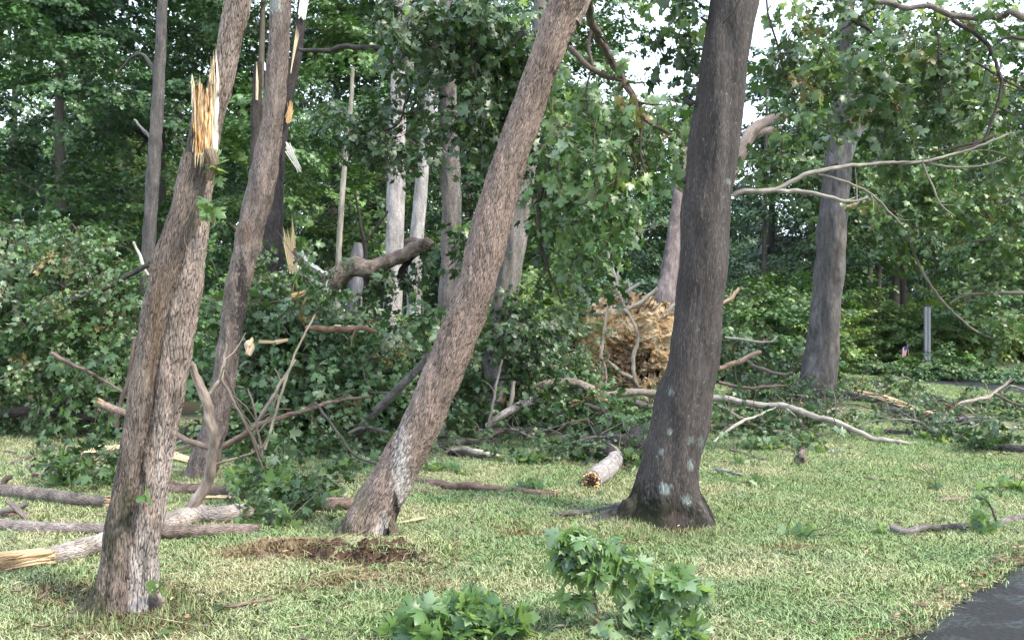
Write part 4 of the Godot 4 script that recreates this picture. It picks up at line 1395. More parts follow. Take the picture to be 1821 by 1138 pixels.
	tree_trunk(t, "trunk", [[792, 780, d, 21], [796, 570, d, 17], [800, 480, d, 17], [803, 400, d, 17.5], [801, 300, d, 17], [797, 200, d, 16], [795, 130, d, 15], [794, 40, d, 13.5], [793, -80, d, 12], [790, -300, d, 8]], "furrowed", mottled(Color(0.22, 0.195, 0.18), 0.25), 30, 0.07, 0.11, 0.1, 111)
	tree_trunk(t, "arched_limb", [[790, 175, d - 0.1, 8], [776, 148, d - 0.15, 7.5], [750, 118, d - 0.2, 7], [718, 99, d - 0.2, 6.5], [685, 92, d - 0.2, 6], [650, 82, d - 0.2, 5], [610, 85, d - 0.2, 4.4], [570, 92, d - 0.2, 4], [530, 86, d - 0.2, 3]], "furrowed", mottled(Color(0.085, 0.078, 0.072), 0.25), 14, 0.06, 0.14, 0.0, 113)
	tree_trunk(t, "limb", [[690, 95, d - 0.2, 4], [705, 128, d - 0.25, 3.2], [735, 142, d - 0.3, 2.6], [722, 180, d - 0.3, 2.4], [705, 222, d - 0.3, 2], [655, 240, d - 0.3, 1.6], [600, 262, d - 0.3, 1.2]], "smooth", Color(0.05, 0.045, 0.04), 8, 0.06, 0.1)
	foliage(t, [[760, 20, d - 0.4, 70, 50, 0.7], [800, 70, d - 0.5, 50, 45, 0.6], [690, 250, d - 0.3, 70, 35, 0.5], [620, 210, d - 0.3, 60, 30, 0.5], [740, 170, d - 0.3, 40, 40, 0.4]], 0, 150, 0.14, 0.4, 0.85)
	d = 13.0
	t = thing("standing_trunk", "ivy-hung grey trunk partly hidden by the leaning maple", "tree", at(880, 569, d) * Vector3(1, 0, 1), group)
	tree_trunk(t, "trunk", [[868, 775, d, 27], [876, 700, d, 23], [884, 620, d, 21.5], [900, 520, d, 22], [914, 440, d, 21], [924, 370, d, 19], [935, 300, d, 17], [946, 220, d, 15], [955, 100, d, 12], [962, -60, d, 10]], "furrowed", mottled(Color(0.27, 0.245, 0.23), 0.25), 30, 0.08, 0.11, 0.1, 121)
	foliage(t, [[915, 545, d - 0.35, 60, 35, 0.35], [940, 580, d - 0.3, 50, 40, 0.4], [905, 590, d - 0.4, 40, 25, 0.25]], 120, 50, 0.09, 0.5, 0.9)
	for q in [[1545, 27.0, 5.5, 1548, "thin trunk nearest the lone grey maple, in the dark gap over the hedge"], [1562, 29.0, 4.5, 1566, "thinnest of the stems in the dark gap over the hedge"], [1592, 30.0, 6.5, 1598, "darkest and thickest stem in the gap over the hedge"], [1357, 26.0, 4.0, 1362, "thin brown stem beside the big dark maple, under its low branches"], [1712, 31.0, 6.0, 1708, "dim trunk in the shade above the hedge's far end"]]:
		t = thing("standing_trunk", q[4], "tree", at(q[0], 569, q[1] + 12.0) * Vector3(1, 0, 1), group)
		var dd: float = q[1] + 12.0
		tree_trunk(t, "trunk", [[q[0], 640, dd, q[2] * 1.1], [q[0] + 2, 480, dd, q[2]], [q[3], 300, dd, q[2] * 0.8], [q[3] + 4, 120, dd, q[2] * 0.5]], "furrowed", mottled(Color(0.15, 0.12, 0.11), 0.25), 12, 0.25, 0.1)

	# the crowns behind: [label, px, distance, height, radius, lowest leaves, boughs, palette]
	var trees := [
		["spreading maple at the wood's near end, filling the corner by the leaf heap", -40, 24.0, 14.0, 4.6, 1.0, 520, GREENS],
		["dense dark maple behind the thin dark grey trunk's far side", 110, 28.0, 16.0, 5.0, 1.5, 560, GREENS],
		["tall maple directly behind the thin dark grey trunk", 285, 32.0, 18.0, 5.0, 2.0, 520, GREENS],
		["bright yellow-green tree glimpsed beyond the snapped stub", 215, 40.0, 13.0, 4.5, 0.5, 420, YELLOWED],
		["dark leafy tree behind the black-barked trunk", 450, 27.0, 16.0, 4.4, 2.5, 480, GREENS],
		["tall tree behind the thin pale dead pole", 590, 33.0, 18.5, 5.0, 2.5, 500, GREENS],
		["leafy tree behind the two whitish trunks", 740, 30.0, 17.0, 4.6, 2.5, 480, GREENS],
		["tree behind the top of the leaning maple", 890, 35.0, 19.0, 5.0, 2.0, 500, GREENS],
		["medium tree beyond the hanging torn bough", 1010, 30.0, 12.0, 3.6, 0.5, 420, BRIGHT],
		["low tree beyond the root plate, its crown below the sky gap", 1120, 40.0, 11.5, 4.6, 0.5, 430, BLUISH],
		["bluish tree between the big dark maple and the lone grey maple", 1370, 44.0, 14.2, 4.4, 0.5, 430, BLUISH],
		["tree directly behind the lone grey maple", 1470, 38.0, 11.5, 4.0, 2.0, 380, BRIGHT],
		["bright tree behind the overhanging maple leaves", 1610, 44.0, 15.0, 5.0, 5.0, 430, BRIGHT],
		["tree above the hedge's middle, its leaves lit yellow-green", 1740, 42.0, 14.0, 4.4, 4.4, 420, BRIGHT],
		["dark tree beyond the post, at the far end of the hedge", 1850, 31.0, 12.0, 4.4, 1.8, 440, GREENS],
		["far tree filling the gap behind the first two maples", 20, 46.0, 20.0, 6.0, 2.0, 400, GREENS],
		["far tall tree behind the snapped stub's yellow neighbour", 330, 48.0, 22.0, 6.0, 2.0, 400, GREENS],
		["far tree in the dark behind the slender maple", 480, 46.0, 21.0, 6.0, 2.0, 400, GREENS],
		["far tree in the dark behind the torn limb", 660, 50.0, 23.0, 6.2, 2.0, 400, GREENS],
		["far tree in the dark behind the leaning maple's middle", 830, 48.0, 21.0, 6.0, 2.0, 400, GREENS],
		["far tree over the root plate, edge of the sky gap", 1000, 54.0, 14.0, 5.5, 1.0, 380, BLUISH],
		["far tree that closes the low gap behind the big dark maple", 1260, 56.0, 12.5, 5.5, 0.5, 380, BLUISH],
		["far dark tree behind the lone grey maple's top", 1520, 60.0, 14.0, 5.5, 4.5, 340, GREENS],
		["far tree in the shade behind the hedge's end", 1720, 54.0, 16.0, 5.5, 2.5, 380, GREENS],
	]
	for k in trees.size():
		var q = trees[k]
		forest_tree(q[0], q[1], q[2], q[3], q[4], q[5], q[6], q[7], 200 + k, 0.14 + 0.03 * (k % 4))
	# a dark spruce in the sky gap
	rg.seed = 31
	var x := (1222.0 - CX) / F * 40.0
	t = thing("spruce", "narrow dark spruce poking into the sky gap beside the big dark maple", "tree", Vector3(x, 0, -40))
	part("trunk", tube([Vector3(x, -0.1, -40), Vector3(x, 7, -40), Vector3(x, 13.0, -40)], [0.16, 0.11, 0.02], 8, 0.6, Color(0.12, 0.1, 0.09)).mesh(), m_bark["furrowed"], t)
	var nd := Acc.new()
	for k in 900:
		var u := pow(rg.randf(), 0.7)
		var y := 2.0 + 11.0 * u
		var rr := 1.5 * (1.0 - u) + 0.12
		var a := rg.randf() * TAU
		var o := Vector3(cos(a), -0.35, sin(a))
		var p0 := Vector3(x, y, -40) + o * rr * 0.25
		sliver(nd, p0, p0 + o * rr * rg.randf_range(0.5, 0.9), 0.06, 0.015, Color(0.035, 0.065, 0.045) * rg.randf_range(0.7, 1.3), 0.2)
	part("needles", nd.mesh(), m_plain, t, "stuff")
	# bushes and young growth under them
	var shrubs := [
		["low bush at the near end of the wood behind the leaf heap", 40, 19.0, 4.0, 3.2, 260, GREENS],
		["bush behind the thin dark grey trunk's foot", 200, 21.0, 4.0, 3.2, 260, GREENS],
		["tall young growth behind the double maple's fork", 330, 23.0, 4.4, 4.6, 320, GREENS],
		["bush behind the slender maple's foot", 440, 20.0, 3.4, 2.8, 220, GREENS],
		["bush under the thin pale dead pole", 565, 22.0, 3.4, 3.0, 220, GREENS],
		["yellow-green bush behind the ivy-hung trunk", 830, 18.5, 3.0, 2.6, 220, YELLOWED],
		["young growth behind the leaning maple's middle", 770, 22.0, 3.6, 2.6, 200, BRIGHT],
		["yellowish young maple next to the root plate", 950, 21.5, 2.0, 4.2, 220, YELLOWED],
		["dark young growth above the root plate", 1090, 26.0, 4.0, 4.6, 320, BLUISH],
		["leafy bush between the root plate and the lone grey maple", 1330, 25.0, 3.6, 3.8, 300, BRIGHT],
		["bush touching the hedge behind the lone grey maple", 1400, 30.0, 3.6, 3.4, 260, YELLOWED],
	]
	for k in shrubs.size():
		var q = shrubs[k]
		bush(q[0], q[1], q[2], q[3], q[4], q[5], q[6], 300 + k)
	# far wood that reads as one mass
	rg.seed = 77
	var xf := []
	var cs := []
	for k in 5200:
		var px := rg.randf_range(-350, 2150)
		var dd := rg.randf_range(60, 82)
		var top := 17.0 if px < 1000 else 8.5
		if px > 1480 and px < 1640:
			top = 4.0
		var p := at(px, 569, dd)
		p.y = top * rg.randf() + 2.0 * nz.get_noise_1d(px * 0.01)
		var b := leaf_basis(rand_dir() + Vector3(0, -0.1, 0.4), Vector3(rg.randf_range(-0.4, 0.4), 1, 0.3), rg.randf_range(1.8, 3.0))
		xf.append(Transform3D(b, p))
		cs.append((GREENS[rg.randi() % 4] as Color) * rg.randf_range(0.6, 1.1))
	multi("distant_wood", far_boughs[1], xf, cs, m_leaf_mm, self)

func build_root_plate() -> void:
	rg.seed = 14
	var d := 20.6
	var c := at(1118, 612, d)
	var t := thing("uprooted_tree", "uprooted tree with a tan earthen root plate facing the lawn", "tree", Vector3(c.x, 0, c.z))
	var acc := Acc.new()
	var nu := 170
	var nv := 120
	for r in nv + 1:
		for q in nu + 1:
			var a := TAU * (q % nu) / nu
			var b := PI * r / nv
			var dirv := Vector3(sin(b) * cos(a), sin(b) * sin(a), cos(b))
			var k := 1.0 + 0.26 * nz2.get_noise_3d(dirv.x * 1.5, dirv.y * 1.5, dirv.z * 1.5) + 0.07 * nz2.get_noise_3d(dirv.x * 5.0, dirv.y * 5.0, dirv.z * 5.0) + 0.03 * nz2.get_noise_3d(dirv.x * 14.0, dirv.y * 14.0, dirv.z * 14.0)
			var p := Vector3(dirv.x * 1.22, dirv.y * 1.05, dirv.z * 0.42) * k
			p.z += 0.10 * nz2.get_noise_3d(p.x * 2.6, p.y * 2.6, 3.0)
			var pit := Vector2((p.x + 0.05) / 0.6, (p.y + 0.3) / 0.5).length() + 0.6 * nz2.get_noise_2d(p.x * 4.0, p.y * 5.0)
			if dirv.z > 0.0:
				p.z -= 0.16 * (1.0 - smoothstep(0.3, 1.0, pit)) - 0.05 * nz2.get_noise_2d(p.x * 9.0, p.y * 9.0)
			if p.y > 0.4 and p.x > 0.3:
				p.y += (p.x - 0.3) * 0.25
			var w := c + p
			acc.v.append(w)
			acc.n.append(dirv)
			acc.uv.append(Vector2(p.x, p.y))
			var n1 := nz2.get_noise_2d(p.x * 2.2, p.y * 2.6)
			var n2 := nz2.get_noise_2d(p.x * 10.0, p.y * 12.0) * 1.5
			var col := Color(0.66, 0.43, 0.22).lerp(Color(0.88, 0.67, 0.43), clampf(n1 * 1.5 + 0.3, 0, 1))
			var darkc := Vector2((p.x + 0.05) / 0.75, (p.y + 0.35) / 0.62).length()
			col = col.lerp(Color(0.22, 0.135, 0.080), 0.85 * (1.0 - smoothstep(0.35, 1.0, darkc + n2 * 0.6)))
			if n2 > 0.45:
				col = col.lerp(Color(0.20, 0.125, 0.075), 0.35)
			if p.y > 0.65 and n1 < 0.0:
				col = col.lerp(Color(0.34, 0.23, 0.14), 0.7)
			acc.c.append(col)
	var w1 := nu + 1
	for r in nv + 1:
		for q in nu + 1:
			var du := acc.v[r * w1 + (q + 1) % nu] - acc.v[r * w1 + (q - 1 + nu) % nu]
			var dv := acc.v[mini(r + 1, nv) * w1 + q] - acc.v[maxi(r - 1, 0) * w1 + q]
			var nn := dv.cross(du)
			if nn.dot(acc.n[r * w1 + q]) < 0.0:
				nn = -nn
			if nn.length_squared() > 1e-12:
				acc.n[r * w1 + q] = nn.normalized()
	for r in nv:
		for q in nu:
			var p := r * w1 + q
			acc.i.append_array(PackedInt32Array([p, p + 1, p + w1, p + 1, p + w1 + 1, p + w1]))
	part("root_plate", acc.mesh(), m_soil, t)
	var clod := Acc.new()
	tube([Vector3(-0.6, 0, 0), Vector3(0, 0.1, 0), Vector3(0.6, 0, 0.1)], [0.35, 0.6, 0.3], 8, 0.3, Color(1, 1, 1), 0.35, 0.0, clod, 3)
	var cxf := []
	var ccs := []
	for k in 900:
		var q := int(rg.randf() * nu)
		var r := int(pow(rg.randf(), 0.7) * nv * 0.48)
		var p: Vector3 = acc.v[r * w1 + q]
		var s := rg.randf_range(0.012, 0.05) * rg.randf_range(0.6, 1.2)
		cxf.append(Transform3D(Basis.from_euler(Vector3(rg.randf() * 6, rg.randf() * 6, rg.randf() * 6)).scaled(Vector3(s, s, s)), p))
		var cc: Color = acc.c[r * w1 + q] * rg.randf_range(0.6, 1.15)
		cc.a = 1.0
		ccs.append(cc)
	multi("soil_clods", clod.mesh(), cxf, ccs, m_soil, t)
	tree_trunk(t, "trunk", [[1172, 575, d + 0.45, 28], [1181, 535, d + 0.7, 21], [1190, 490, d + 1.2, 16], [1200, 420, d + 1.9, 14], [1208, 350, d + 2.6, 12], [1214, 290, d + 3.2, 9], [1220, 230, d + 3.8, 5]], "smooth", mottled(Color(0.19, 0.155, 0.148), 0.25), 24, 0.08, 0.1, 0.2, 131)
	for q in [[[1066, 700, 4], [1068, 640, 4], [1079, 560, 4], [1082, 545, 4], [1098, 522, 4]], [[1138, 690, 5], [1128, 668, 6], [1128, 630, 6], [1134, 600, 5], [1124, 570, 4.5], [1114, 550, 4], [1102, 525, 3.5], [1091, 500, 3]], [[1125, 672, 6], [1100, 660, 6], [1080, 640, 4]], [[1078, 690, 4], [1078, 660, 4], [1072, 640, 3.5], [1068, 615, 3]], [[1186, 560, 5], [1195, 545, 5], [1205, 542, 4]], [[1120, 548, 6], [1150, 530, 6], [1170, 512, 5]], [[1090, 545, 6], [1105, 548, 5], [1120, 560, 3]]]:
		var l := []
		for e in q:
			l.append([e[0], e[1], d - 0.72, e[2] * 0.62])
		tree_trunk(t, "root", l, "smooth", mottled(Color(0.56, 0.46, 0.36), 0.25), 8, 0.06, 0.15, 0.0, 4)
	for k in 60:
		var a := rg.randf() * TAU
		var o := Vector3(cos(a) * 1.15, sin(a) * 0.95, rg.randf_range(-0.1, 0.35))
		var tip := o * rg.randf_range(1.15, 1.45) + Vector3(rg.randf_range(-0.2, 0.2), rg.randf_range(-0.25, 0.1), rg.randf_range(0, 0.3))
		part("root", tube([c + o * 0.75, c + o.lerp(tip, 0.5) + rand_dir() * 0.10, c + tip + rand_dir() * 0.12], [0.022 * rg.randf_range(0.5, 1.3), 0.012, 0.004], 7, 0.1, Color(0.36, 0.26, 0.18) * rg.randf_range(0.6, 1.3), 0.15).mesh(), m_bark["smooth"], t)
	air_limb("dead_branch", "pale forked dead branch standing above the root plate", "branch", [[1101, 524, d - 0.4, 3], [1094, 490, d - 0.4, 3], [1083, 455, d - 0.4, 2.4], [1078, 432, d - 0.4, 1.6]], Color(0.52, 0.47, 0.40), "smooth", [[[1097, 510, d - 0.4, 2.4], [1100, 480, d - 0.4, 2.2], [1106, 455, d - 0.4, 1.6]], [[1113, 540, d - 0.3, 4], [1116, 522, d - 0.3, 4], [1122, 514, d - 0.3, 3.6], [1138, 503, d - 0.3, 2.6]], [[1121, 515, d - 0.3, 2], [1117, 495, d - 0.3, 1.4]]])
	air_limb("broken_limb", "pinkish broken limb bending up behind the big dark maple", "branch", [[1211, 330, 22.8, 9], [1250, 348, 20.0, 13], [1285, 330, 18.2, 15], [1308, 290, 18.0, 13], [1325, 255, 18.0, 12], [1345, 228, 18.0, 11], [1365, 215, 18.0, 9], [1395, 206, 18.0, 7]], Color(0.48, 0.36, 0.30), "furrowed", [[[1345, 235, 18.0, 8], [1365, 232, 18.0, 7], [1390, 228, 18.0, 5]]], 2)

func crown_thing(label: String, base: Vector3, limbs: Array, blobs: Array, singles: int, n_sprays: int, size: float, hang: float, bright: float, twigs: int, seed_: int, yellow := 0.0, category := "fallen branch") -> Node3D:
	rg.seed = seed_
	var t := thing("leafy_windfall", label, category, base)
	for l in limbs:            # [points, colour, bark]
		for q in l[0]:
			q[2] -= 0.45
		tree_trunk(t, "limb", l[0], l[2], mottled(l[1], 0.28), 12 if l[0][0][3] > 5.0 else 8, 0.06, 0.14, 0.0, seed_)
	fine_twigs(t, blobs, twigs, 0.008, 0.9, Color(0.22, 0.18, 0.14), m_bark["smooth"])
	foliage(t, blobs, singles, n_sprays, size, hang, bright, false, yellow)
	shoots(t, blobs, int(twigs * 0.7), 0.8 if n_sprays > 300 else 0.35, bright, Color(0.25, 0.2, 0.15))
	return t

func build_fallen_crowns() -> void:
	var br := Color(0.22, 0.185, 0.16)
	var pale := Color(0.46, 0.40, 0.34)
	crown_thing("high leafy heap of a fallen maple crown beside the double maple", gr(90, 745), [
		[[[262, 470, 13.2, 5], [200, 505, 13.2, 4.5], [140, 530, 13.2, 3.5], [90, 560, 13.2, 2.5]], Color(0.10, 0.09, 0.085), "furrowed"],
		[[[90, 628, 12.3, 4], [130, 650, 12.3, 3.6], [170, 668, 12.3, 3], [205, 690, 12.2, 2.4], [222, 700, 12.2, 2]], Color(0.2, 0.15, 0.13), "smooth"],
		[[[240, 600, 11.8, 3.4], [225, 680, 11.8, 3.6], [212, 720, 11.8, 4], [205, 760, 11.8, 5]], Color(0.19, 0.14, 0.12), "smooth"],
		[[[236, 430, 13.4, 2], [250, 462, 13.4, 3], [262, 490, 13.4, 3]], WHITEWOOD * 0.7, "smooth"],
		[[[-40, 745, 12.8, 9], [60, 730, 12.8, 8], [150, 742, 12.6, 7], [260, 735, 12.4, 6]], Color(0.07, 0.06, 0.055), "furrowed"]],
		[[20, 500, 13.6, 130, 75, 1.2], [140, 470, 13.6, 90, 60, 1.0], [60, 600, 13.0, 150, 70, 1.2], [190, 560, 13.0, 80, 70, 0.9], [100, 680, 12.6, 160, 60, 0.8], [-80, 560, 13.4, 130, 120, 1.2], [210, 650, 12.4, 50, 60, 0.6], [10, 430, 14.2, 110, 40, 1.0], [170, 430, 14.0, 50, 25, 0.7]],
		290, 900, 0.10, 0.8, 1.45, 50, 501)
	crown_thing("broad leafy heap of a fallen crown between the slender and the leaning maple", gr(560, 770), [
		[[[330, 770, 12.2, 14], [430, 775, 12.3, 15], [540, 772, 12.4, 14], [640, 762, 12.6, 13], [720, 748, 12.8, 12]], Color(0.075, 0.065, 0.06), "furrowed"],
		[[[765, 632, 10.6, 8], [735, 665, 10.7, 7], [700, 700, 10.8, 7.5], [665, 735, 11.0, 8], [640, 765, 11.2, 9]], Color(0.17, 0.15, 0.14), "furrowed"],
		[[[360, 815, 10.4, 5], [420, 782, 10.4, 5.5], [470, 752, 10.4, 4.6], [540, 730, 10.6, 4], [600, 712, 10.8, 3], [660, 705, 10.8, 2]], Color(0.28, 0.21, 0.17), "furrowed"],
		[[[455, 755, 10.6, 4], [478, 715, 10.6, 3.4], [500, 680, 10.8, 3], [525, 640, 11, 2]], Color(0.3, 0.24, 0.2), "smooth"],
		[[[545, 582, 11.6, 5], [590, 586, 11.5, 5.5], [635, 583, 11.4, 5], [670, 590, 11.4, 3]], Color(0.36, 0.22, 0.15), "deep"],
		[[[440, 612, 10.6, 8], [443, 622, 10.55, 8], [440, 632, 10.5, 5]], Color(0.62, 0.50, 0.38), "smooth"],
		[[[620, 770, 11, 3], [650, 760, 11, 3.4], [690, 770, 11, 4]], Color(0.2, 0.18, 0.15), "smooth"],
		[[[470, 800, 10, 3], [520, 640, 10.4, 2], [560, 560, 10.8, 1.5]], Color(0.33, 0.29, 0.22), "smooth"]],
		[[500, 540, 12.2, 55, 60, 0.8], [560, 590, 12.2, 90, 60, 0.9], [520, 640, 11.8, 100, 70, 0.9], [640, 640, 12.0, 80, 70, 0.9], [700, 640, 12.4, 60, 60, 0.8], [480, 710, 11.6, 70, 60, 0.8], [600, 720, 11.6, 120, 45, 0.8], [700, 730, 12.0, 60, 40, 0.7], [430, 560, 12.0, 40, 60, 0.6], [760, 600, 12.8, 40, 60, 0.7], [390, 620, 12.2, 40, 80, 0.6], [620, 560, 12.6, 50, 30, 0.5], [520, 500, 12.6, 30, 30, 0.5]],
		300, 950, 0.10, 0.95, 1.45, 60, 502)
	crown_thing("leafy windfall heaped between the leaning maple and the root plate", gr(960, 750), [
		[[[945, 690, 13.6, 7], [975, 682, 13.6, 7], [1020, 680, 13.7, 7], [1050, 692, 13.7, 8], [1075, 704, 13.8, 7.5], [1110, 699, 13.8, 6.5], [1140, 697, 13.9, 6], [1180, 701, 14.0, 6]], Color(0.30, 0.26, 0.22), "furrowed"],
		[[[866, 758, 12.6, 6], [885, 742, 12.6, 6.5], [908, 728, 12.7, 7], [930, 716, 12.8, 6.5], [960, 706, 12.9, 5]], Color(0.46, 0.40, 0.36), "furrowed"],
		[[[908, 726, 12.7, 4.6], [911, 700, 12.7, 4], [914, 678, 12.7, 3.4]], pale, "smooth"],
		[[[868, 758, 12.4, 2.6], [880, 700, 12.4, 2.4], [888, 660, 12.4, 2], [893, 640, 12.4, 1.5]], Color(0.34, 0.29, 0.26), "smooth"],
		[[[1040, 720, 13, 4], [1070, 730, 13, 5], [1085, 745, 13, 5], [1080, 770, 13, 4]], Color(0.14, 0.12, 0.11), "furrowed"],
		[[[1130, 715, 13.6, 6], [1165, 728, 13.6, 7], [1200, 735, 13.6, 7]], Color(0.16, 0.14, 0.13), "furrowed"]],
		[[850, 700, 13.2, 45, 60, 0.7], [945, 640, 14.2, 60, 60, 1.0], [965, 600, 14.8, 34, 50, 0.9], [900, 660, 13.8, 60, 60, 0.8], [1000, 735, 13.2, 110, 38, 0.8], [1060, 745, 13.0, 80, 28, 0.7], [920, 745, 12.9, 80, 28, 0.6], [1040, 705, 14.2, 60, 16, 0.7], [1150, 690, 14.4, 50, 14, 0.5], [820, 745, 12.6, 40, 30, 0.5], [980, 665, 14.4, 50, 45, 0.9]],
		280, 480, 0.09, 0.8, 1.35, 45, 503)
	crown_thing("long pale branches with bruised leaves sprawling from behind the big dark maple across the lawn", gr(1330, 775), [
		[[[1185, 704, 14.4, 5.5], [1280, 709, 13.9, 5.8], [1340, 719, 13.6, 6], [1395, 724, 13.4, 5.8], [1440, 737, 13.1, 5.4], [1500, 757, 12.7, 5], [1550, 778, 12.4, 4.4], [1620, 790, 12.2, 3.4], [1700, 795, 12.9, 2.2]], pale * 1.1, "smooth"],
		[[[1280, 722, 13.6, 4], [1320, 745, 13.4, 4], [1360, 765, 13.1, 4.2], [1420, 775, 12.9, 3.8], [1480, 785, 12.8, 2.8]], Color(0.26, 0.22, 0.19), "smooth"],
		[[[1535, 778, 13.3, 3], [1580, 800, 12.8, 2.8], [1620, 812, 12.4, 2.2], [1650, 820, 12.1, 1.4]], pale, "smooth"],
		[[[1345, 735, 13.8, 3], [1370, 760, 13.4, 3], [1400, 772, 13.2, 3], [1460, 772, 13.1, 2]], pale * 0.8, "smooth"],
		[[[1265, 790, 12.4, 2.6], [1310, 755, 12.8, 2.8], [1350, 738, 13.2, 2.2], [1380, 725, 13.4, 1.5]], Color(0.55, 0.50, 0.43), "smooth"]],
		[[1330, 760, 13.2, 80, 18, 0.9], [1420, 778, 12.7, 90, 16, 0.7], [1300, 780, 12.6, 60, 14, 0.6], [1500, 790, 12.6, 80, 12, 0.6], [1480, 752, 13.6, 60, 14, 0.7], [1390, 742, 13.8, 50, 12, 0.5], [1560, 800, 12.5, 40, 10, 0.4]],
		170, 26, 0.08, 0.35, 1.35, 30, 504)
	crown_thing("sparse broken boughs strewn before the road beyond the lone grey maple", gr(1700, 725), [
		[[[1690, 735, 15.6, 3.6], [1700, 722, 15.7, 3.6], [1725, 712, 15.8, 3.6], [1760, 705, 15.9, 3.2], [1790, 682, 16.0, 2.4], [1800, 672, 16.0, 1.6]], pale, "smooth"],
		[[[1745, 745, 15.2, 3], [1752, 735, 15.2, 3.4], [1750, 728, 15.3, 2.5]], pale, "smooth"],
		[[[1770, 700, 15.6, 2.6], [1800, 715, 15.4, 2.6], [1840, 730, 15.2, 2]], Color(0.18, 0.15, 0.13), "smooth"],
		[[[1560, 690, 19.0, 2.4], [1610, 672, 19.4, 2.4], [1650, 700, 19.0, 2.6], [1680, 708, 18.5, 2]], Color(0.16, 0.14, 0.12), "smooth"]],
		[[1740, 720, 15.6, 90, 16, 0.9], [1790, 735, 15.0, 60, 16, 0.7], [1560, 685, 19.5, 80, 14, 1.0], [1640, 700, 18.0, 70, 12, 0.9], [1690, 715, 16.6, 60, 14, 0.7]],
		100, 20, 0.075, 0.35, 1.35, 22, 505)
	crown_thing("tangle of small broken branches between the root plate and the lone grey maple", gr(1340, 690), [
		[[[1280, 655, 17.0, 5], [1310, 645, 17.0, 5], [1335, 635, 17.0, 4], [1355, 626, 17.0, 3]], Color(0.50, 0.34, 0.24), "smooth"],
		[[[1285, 540, 17.5, 3], [1300, 532, 17.5, 4], [1308, 520, 17.5, 3.4], [1315, 512, 17.5, 2.4]], Color(0.60, 0.42, 0.30), "smooth"],
		[[[1290, 600, 18.0, 2.4], [1330, 605, 18.0, 2.4], [1370, 608, 18.0, 2], [1385, 596, 18.0, 1.4]], Color(0.45, 0.40, 0.34), "smooth"],
		[[[1325, 640, 17.4, 3], [1350, 655, 17.3, 3.4], [1385, 665, 17.2, 3], [1410, 662, 17.2, 2]], Color(0.24, 0.20, 0.17), "smooth"],
		[[[1280, 680, 16.4, 3.4], [1330, 690, 16.2, 3], [1400, 685, 16.2, 2]], Color(0.20, 0.14, 0.12), "smooth"]],
		[[1340, 650, 18.2, 70, 34, 1.0], [1350, 690, 16.6, 80, 14, 0.8], [1310, 620, 18.6, 50, 40, 0.8], [1390, 660, 18.4, 40, 24, 0.6], [1460, 690, 18.0, 60, 12, 0.8]],
		120, 44, 0.075, 0.45, 1.25, 28, 506)
	# the torn limb hanging on the black-barked trunk
	rg.seed = 9
	var d := 14.25
	var t := thing("torn_limb", "thick torn limb arching from a split strip of white and purple wood", "branch", at(600, 569, d) * Vector3(1, 0, 1))
	tree_trunk(t, "limb", [[586, 512, d, 13], [594, 500, d, 17], [612, 482, d, 17], [632, 474, d - 0.05, 18], [655, 478, d - 0.1, 16], [690, 465, d - 0.15, 13], [715, 455, d - 0.2, 12.5], [740, 442, d - 0.25, 13], [758, 434, d - 0.3, 12], [766, 438, d - 0.32, 7]], "deep", mottled(Color(0.33, 0.25, 0.20), 0.3), 44, 0.03, 0.16, 0.0, 7, 0.012)
	tree_trunk(t, "stub", [[748, 436, d - 0.2, 9], [735, 430, d - 0.1, 9], [724, 432, d, 7], [722, 440, d, 4]], "deep", mottled(Color(0.18, 0.14, 0.12), 0.3), 14, 0.05, 0.16)
	tree_trunk(t, "side_branch", [[745, 445, d - 0.1, 6], [725, 465, d, 6], [714, 485, d, 5], [720, 505, d, 3.4], [726, 520, d, 2]], "smooth", Color(0.05, 0.043, 0.04), 9, 0.06, 0.12)
	tree_trunk(t, "side_branch", [[650, 480, d, 5], [650, 530, d, 5], [650, 590, d, 4]], "smooth", Color(0.06, 0.052, 0.045), 8, 0.1, 0.1)
	var acc := Acc.new()
	for k in 44:
		var u := rg.randf_range(-1, 1)
		sliver(acc, at(516 + u * 8 + 6, 480 + rg.randf_range(-6, 8), d - 0.05 + 0.03 * u), at(508 + u * 6 + (6 if u > 0.4 else 0), rg.randf_range(402, 440) - (22 if u > 0.6 else 0), d - 0.05), 0.010, 0.014, wood_color(0.4), 0.12)
	part("torn_wood", acc.mesh(), m_wood, t)
	acc = Acc.new()
	var path := [[522, 445], [535, 468], [552, 482], [568, 492], [590, 506]]
	for s in path.size() - 1:
		for k in 9:
			var u := (k - 4) / 4.0
			var c := WHITEWOOD * 0.95 if absf(u) > 0.6 else Color(0.15, 0.085, 0.085) * rg.randf_range(0.8, 1.3)
			sliver(acc, at(path[s][0] + u * 9.0, path[s][1] - u * 9.0, d - 0.05 + 0.03 * absf(u)), at(path[s + 1][0] + u * 8.0 + 2, path[s + 1][1] - u * 8.0 + 2, d - 0.05 + 0.03 * absf(u)), 0.016, 0.02, c, 0.95)
	for k in 14:
		sliver(acc, at(590 + rg.randf_range(-8, 8), 498, d - 0.1), at(582 + rg.randf_range(-8, 6), 518 + rg.randf_range(-3, 4), d - 0.1), 0.02, 0.02, WHITEWOOD * rg.randf_range(0.85, 1.05), 0.7)
	part("torn_strip", acc.mesh(), m_wood, t)
	foliage(t, [[690, 490, d - 0.1, 40, 30, 0.3], [770, 450, d - 0.3, 30, 24, 0.3]], 50, 25, 0.08, 0.7, 0.9)
	torn_at("torn_plank", "jagged plank of torn wood lodged in the leafy heap under the torn limb", [[560, 590, 11.7, 4], [595, 585, 11.6, 6], [632, 583, 11.6, 3]], 14, 0.35)
	torn_at("torn_plank", "small orange shard sticking out of the heap below the white splintered strip", [[518, 528, 12.0, 4], [530, 524, 12.0, 5], [543, 519, 12.0, 3]], 8, 0.7)
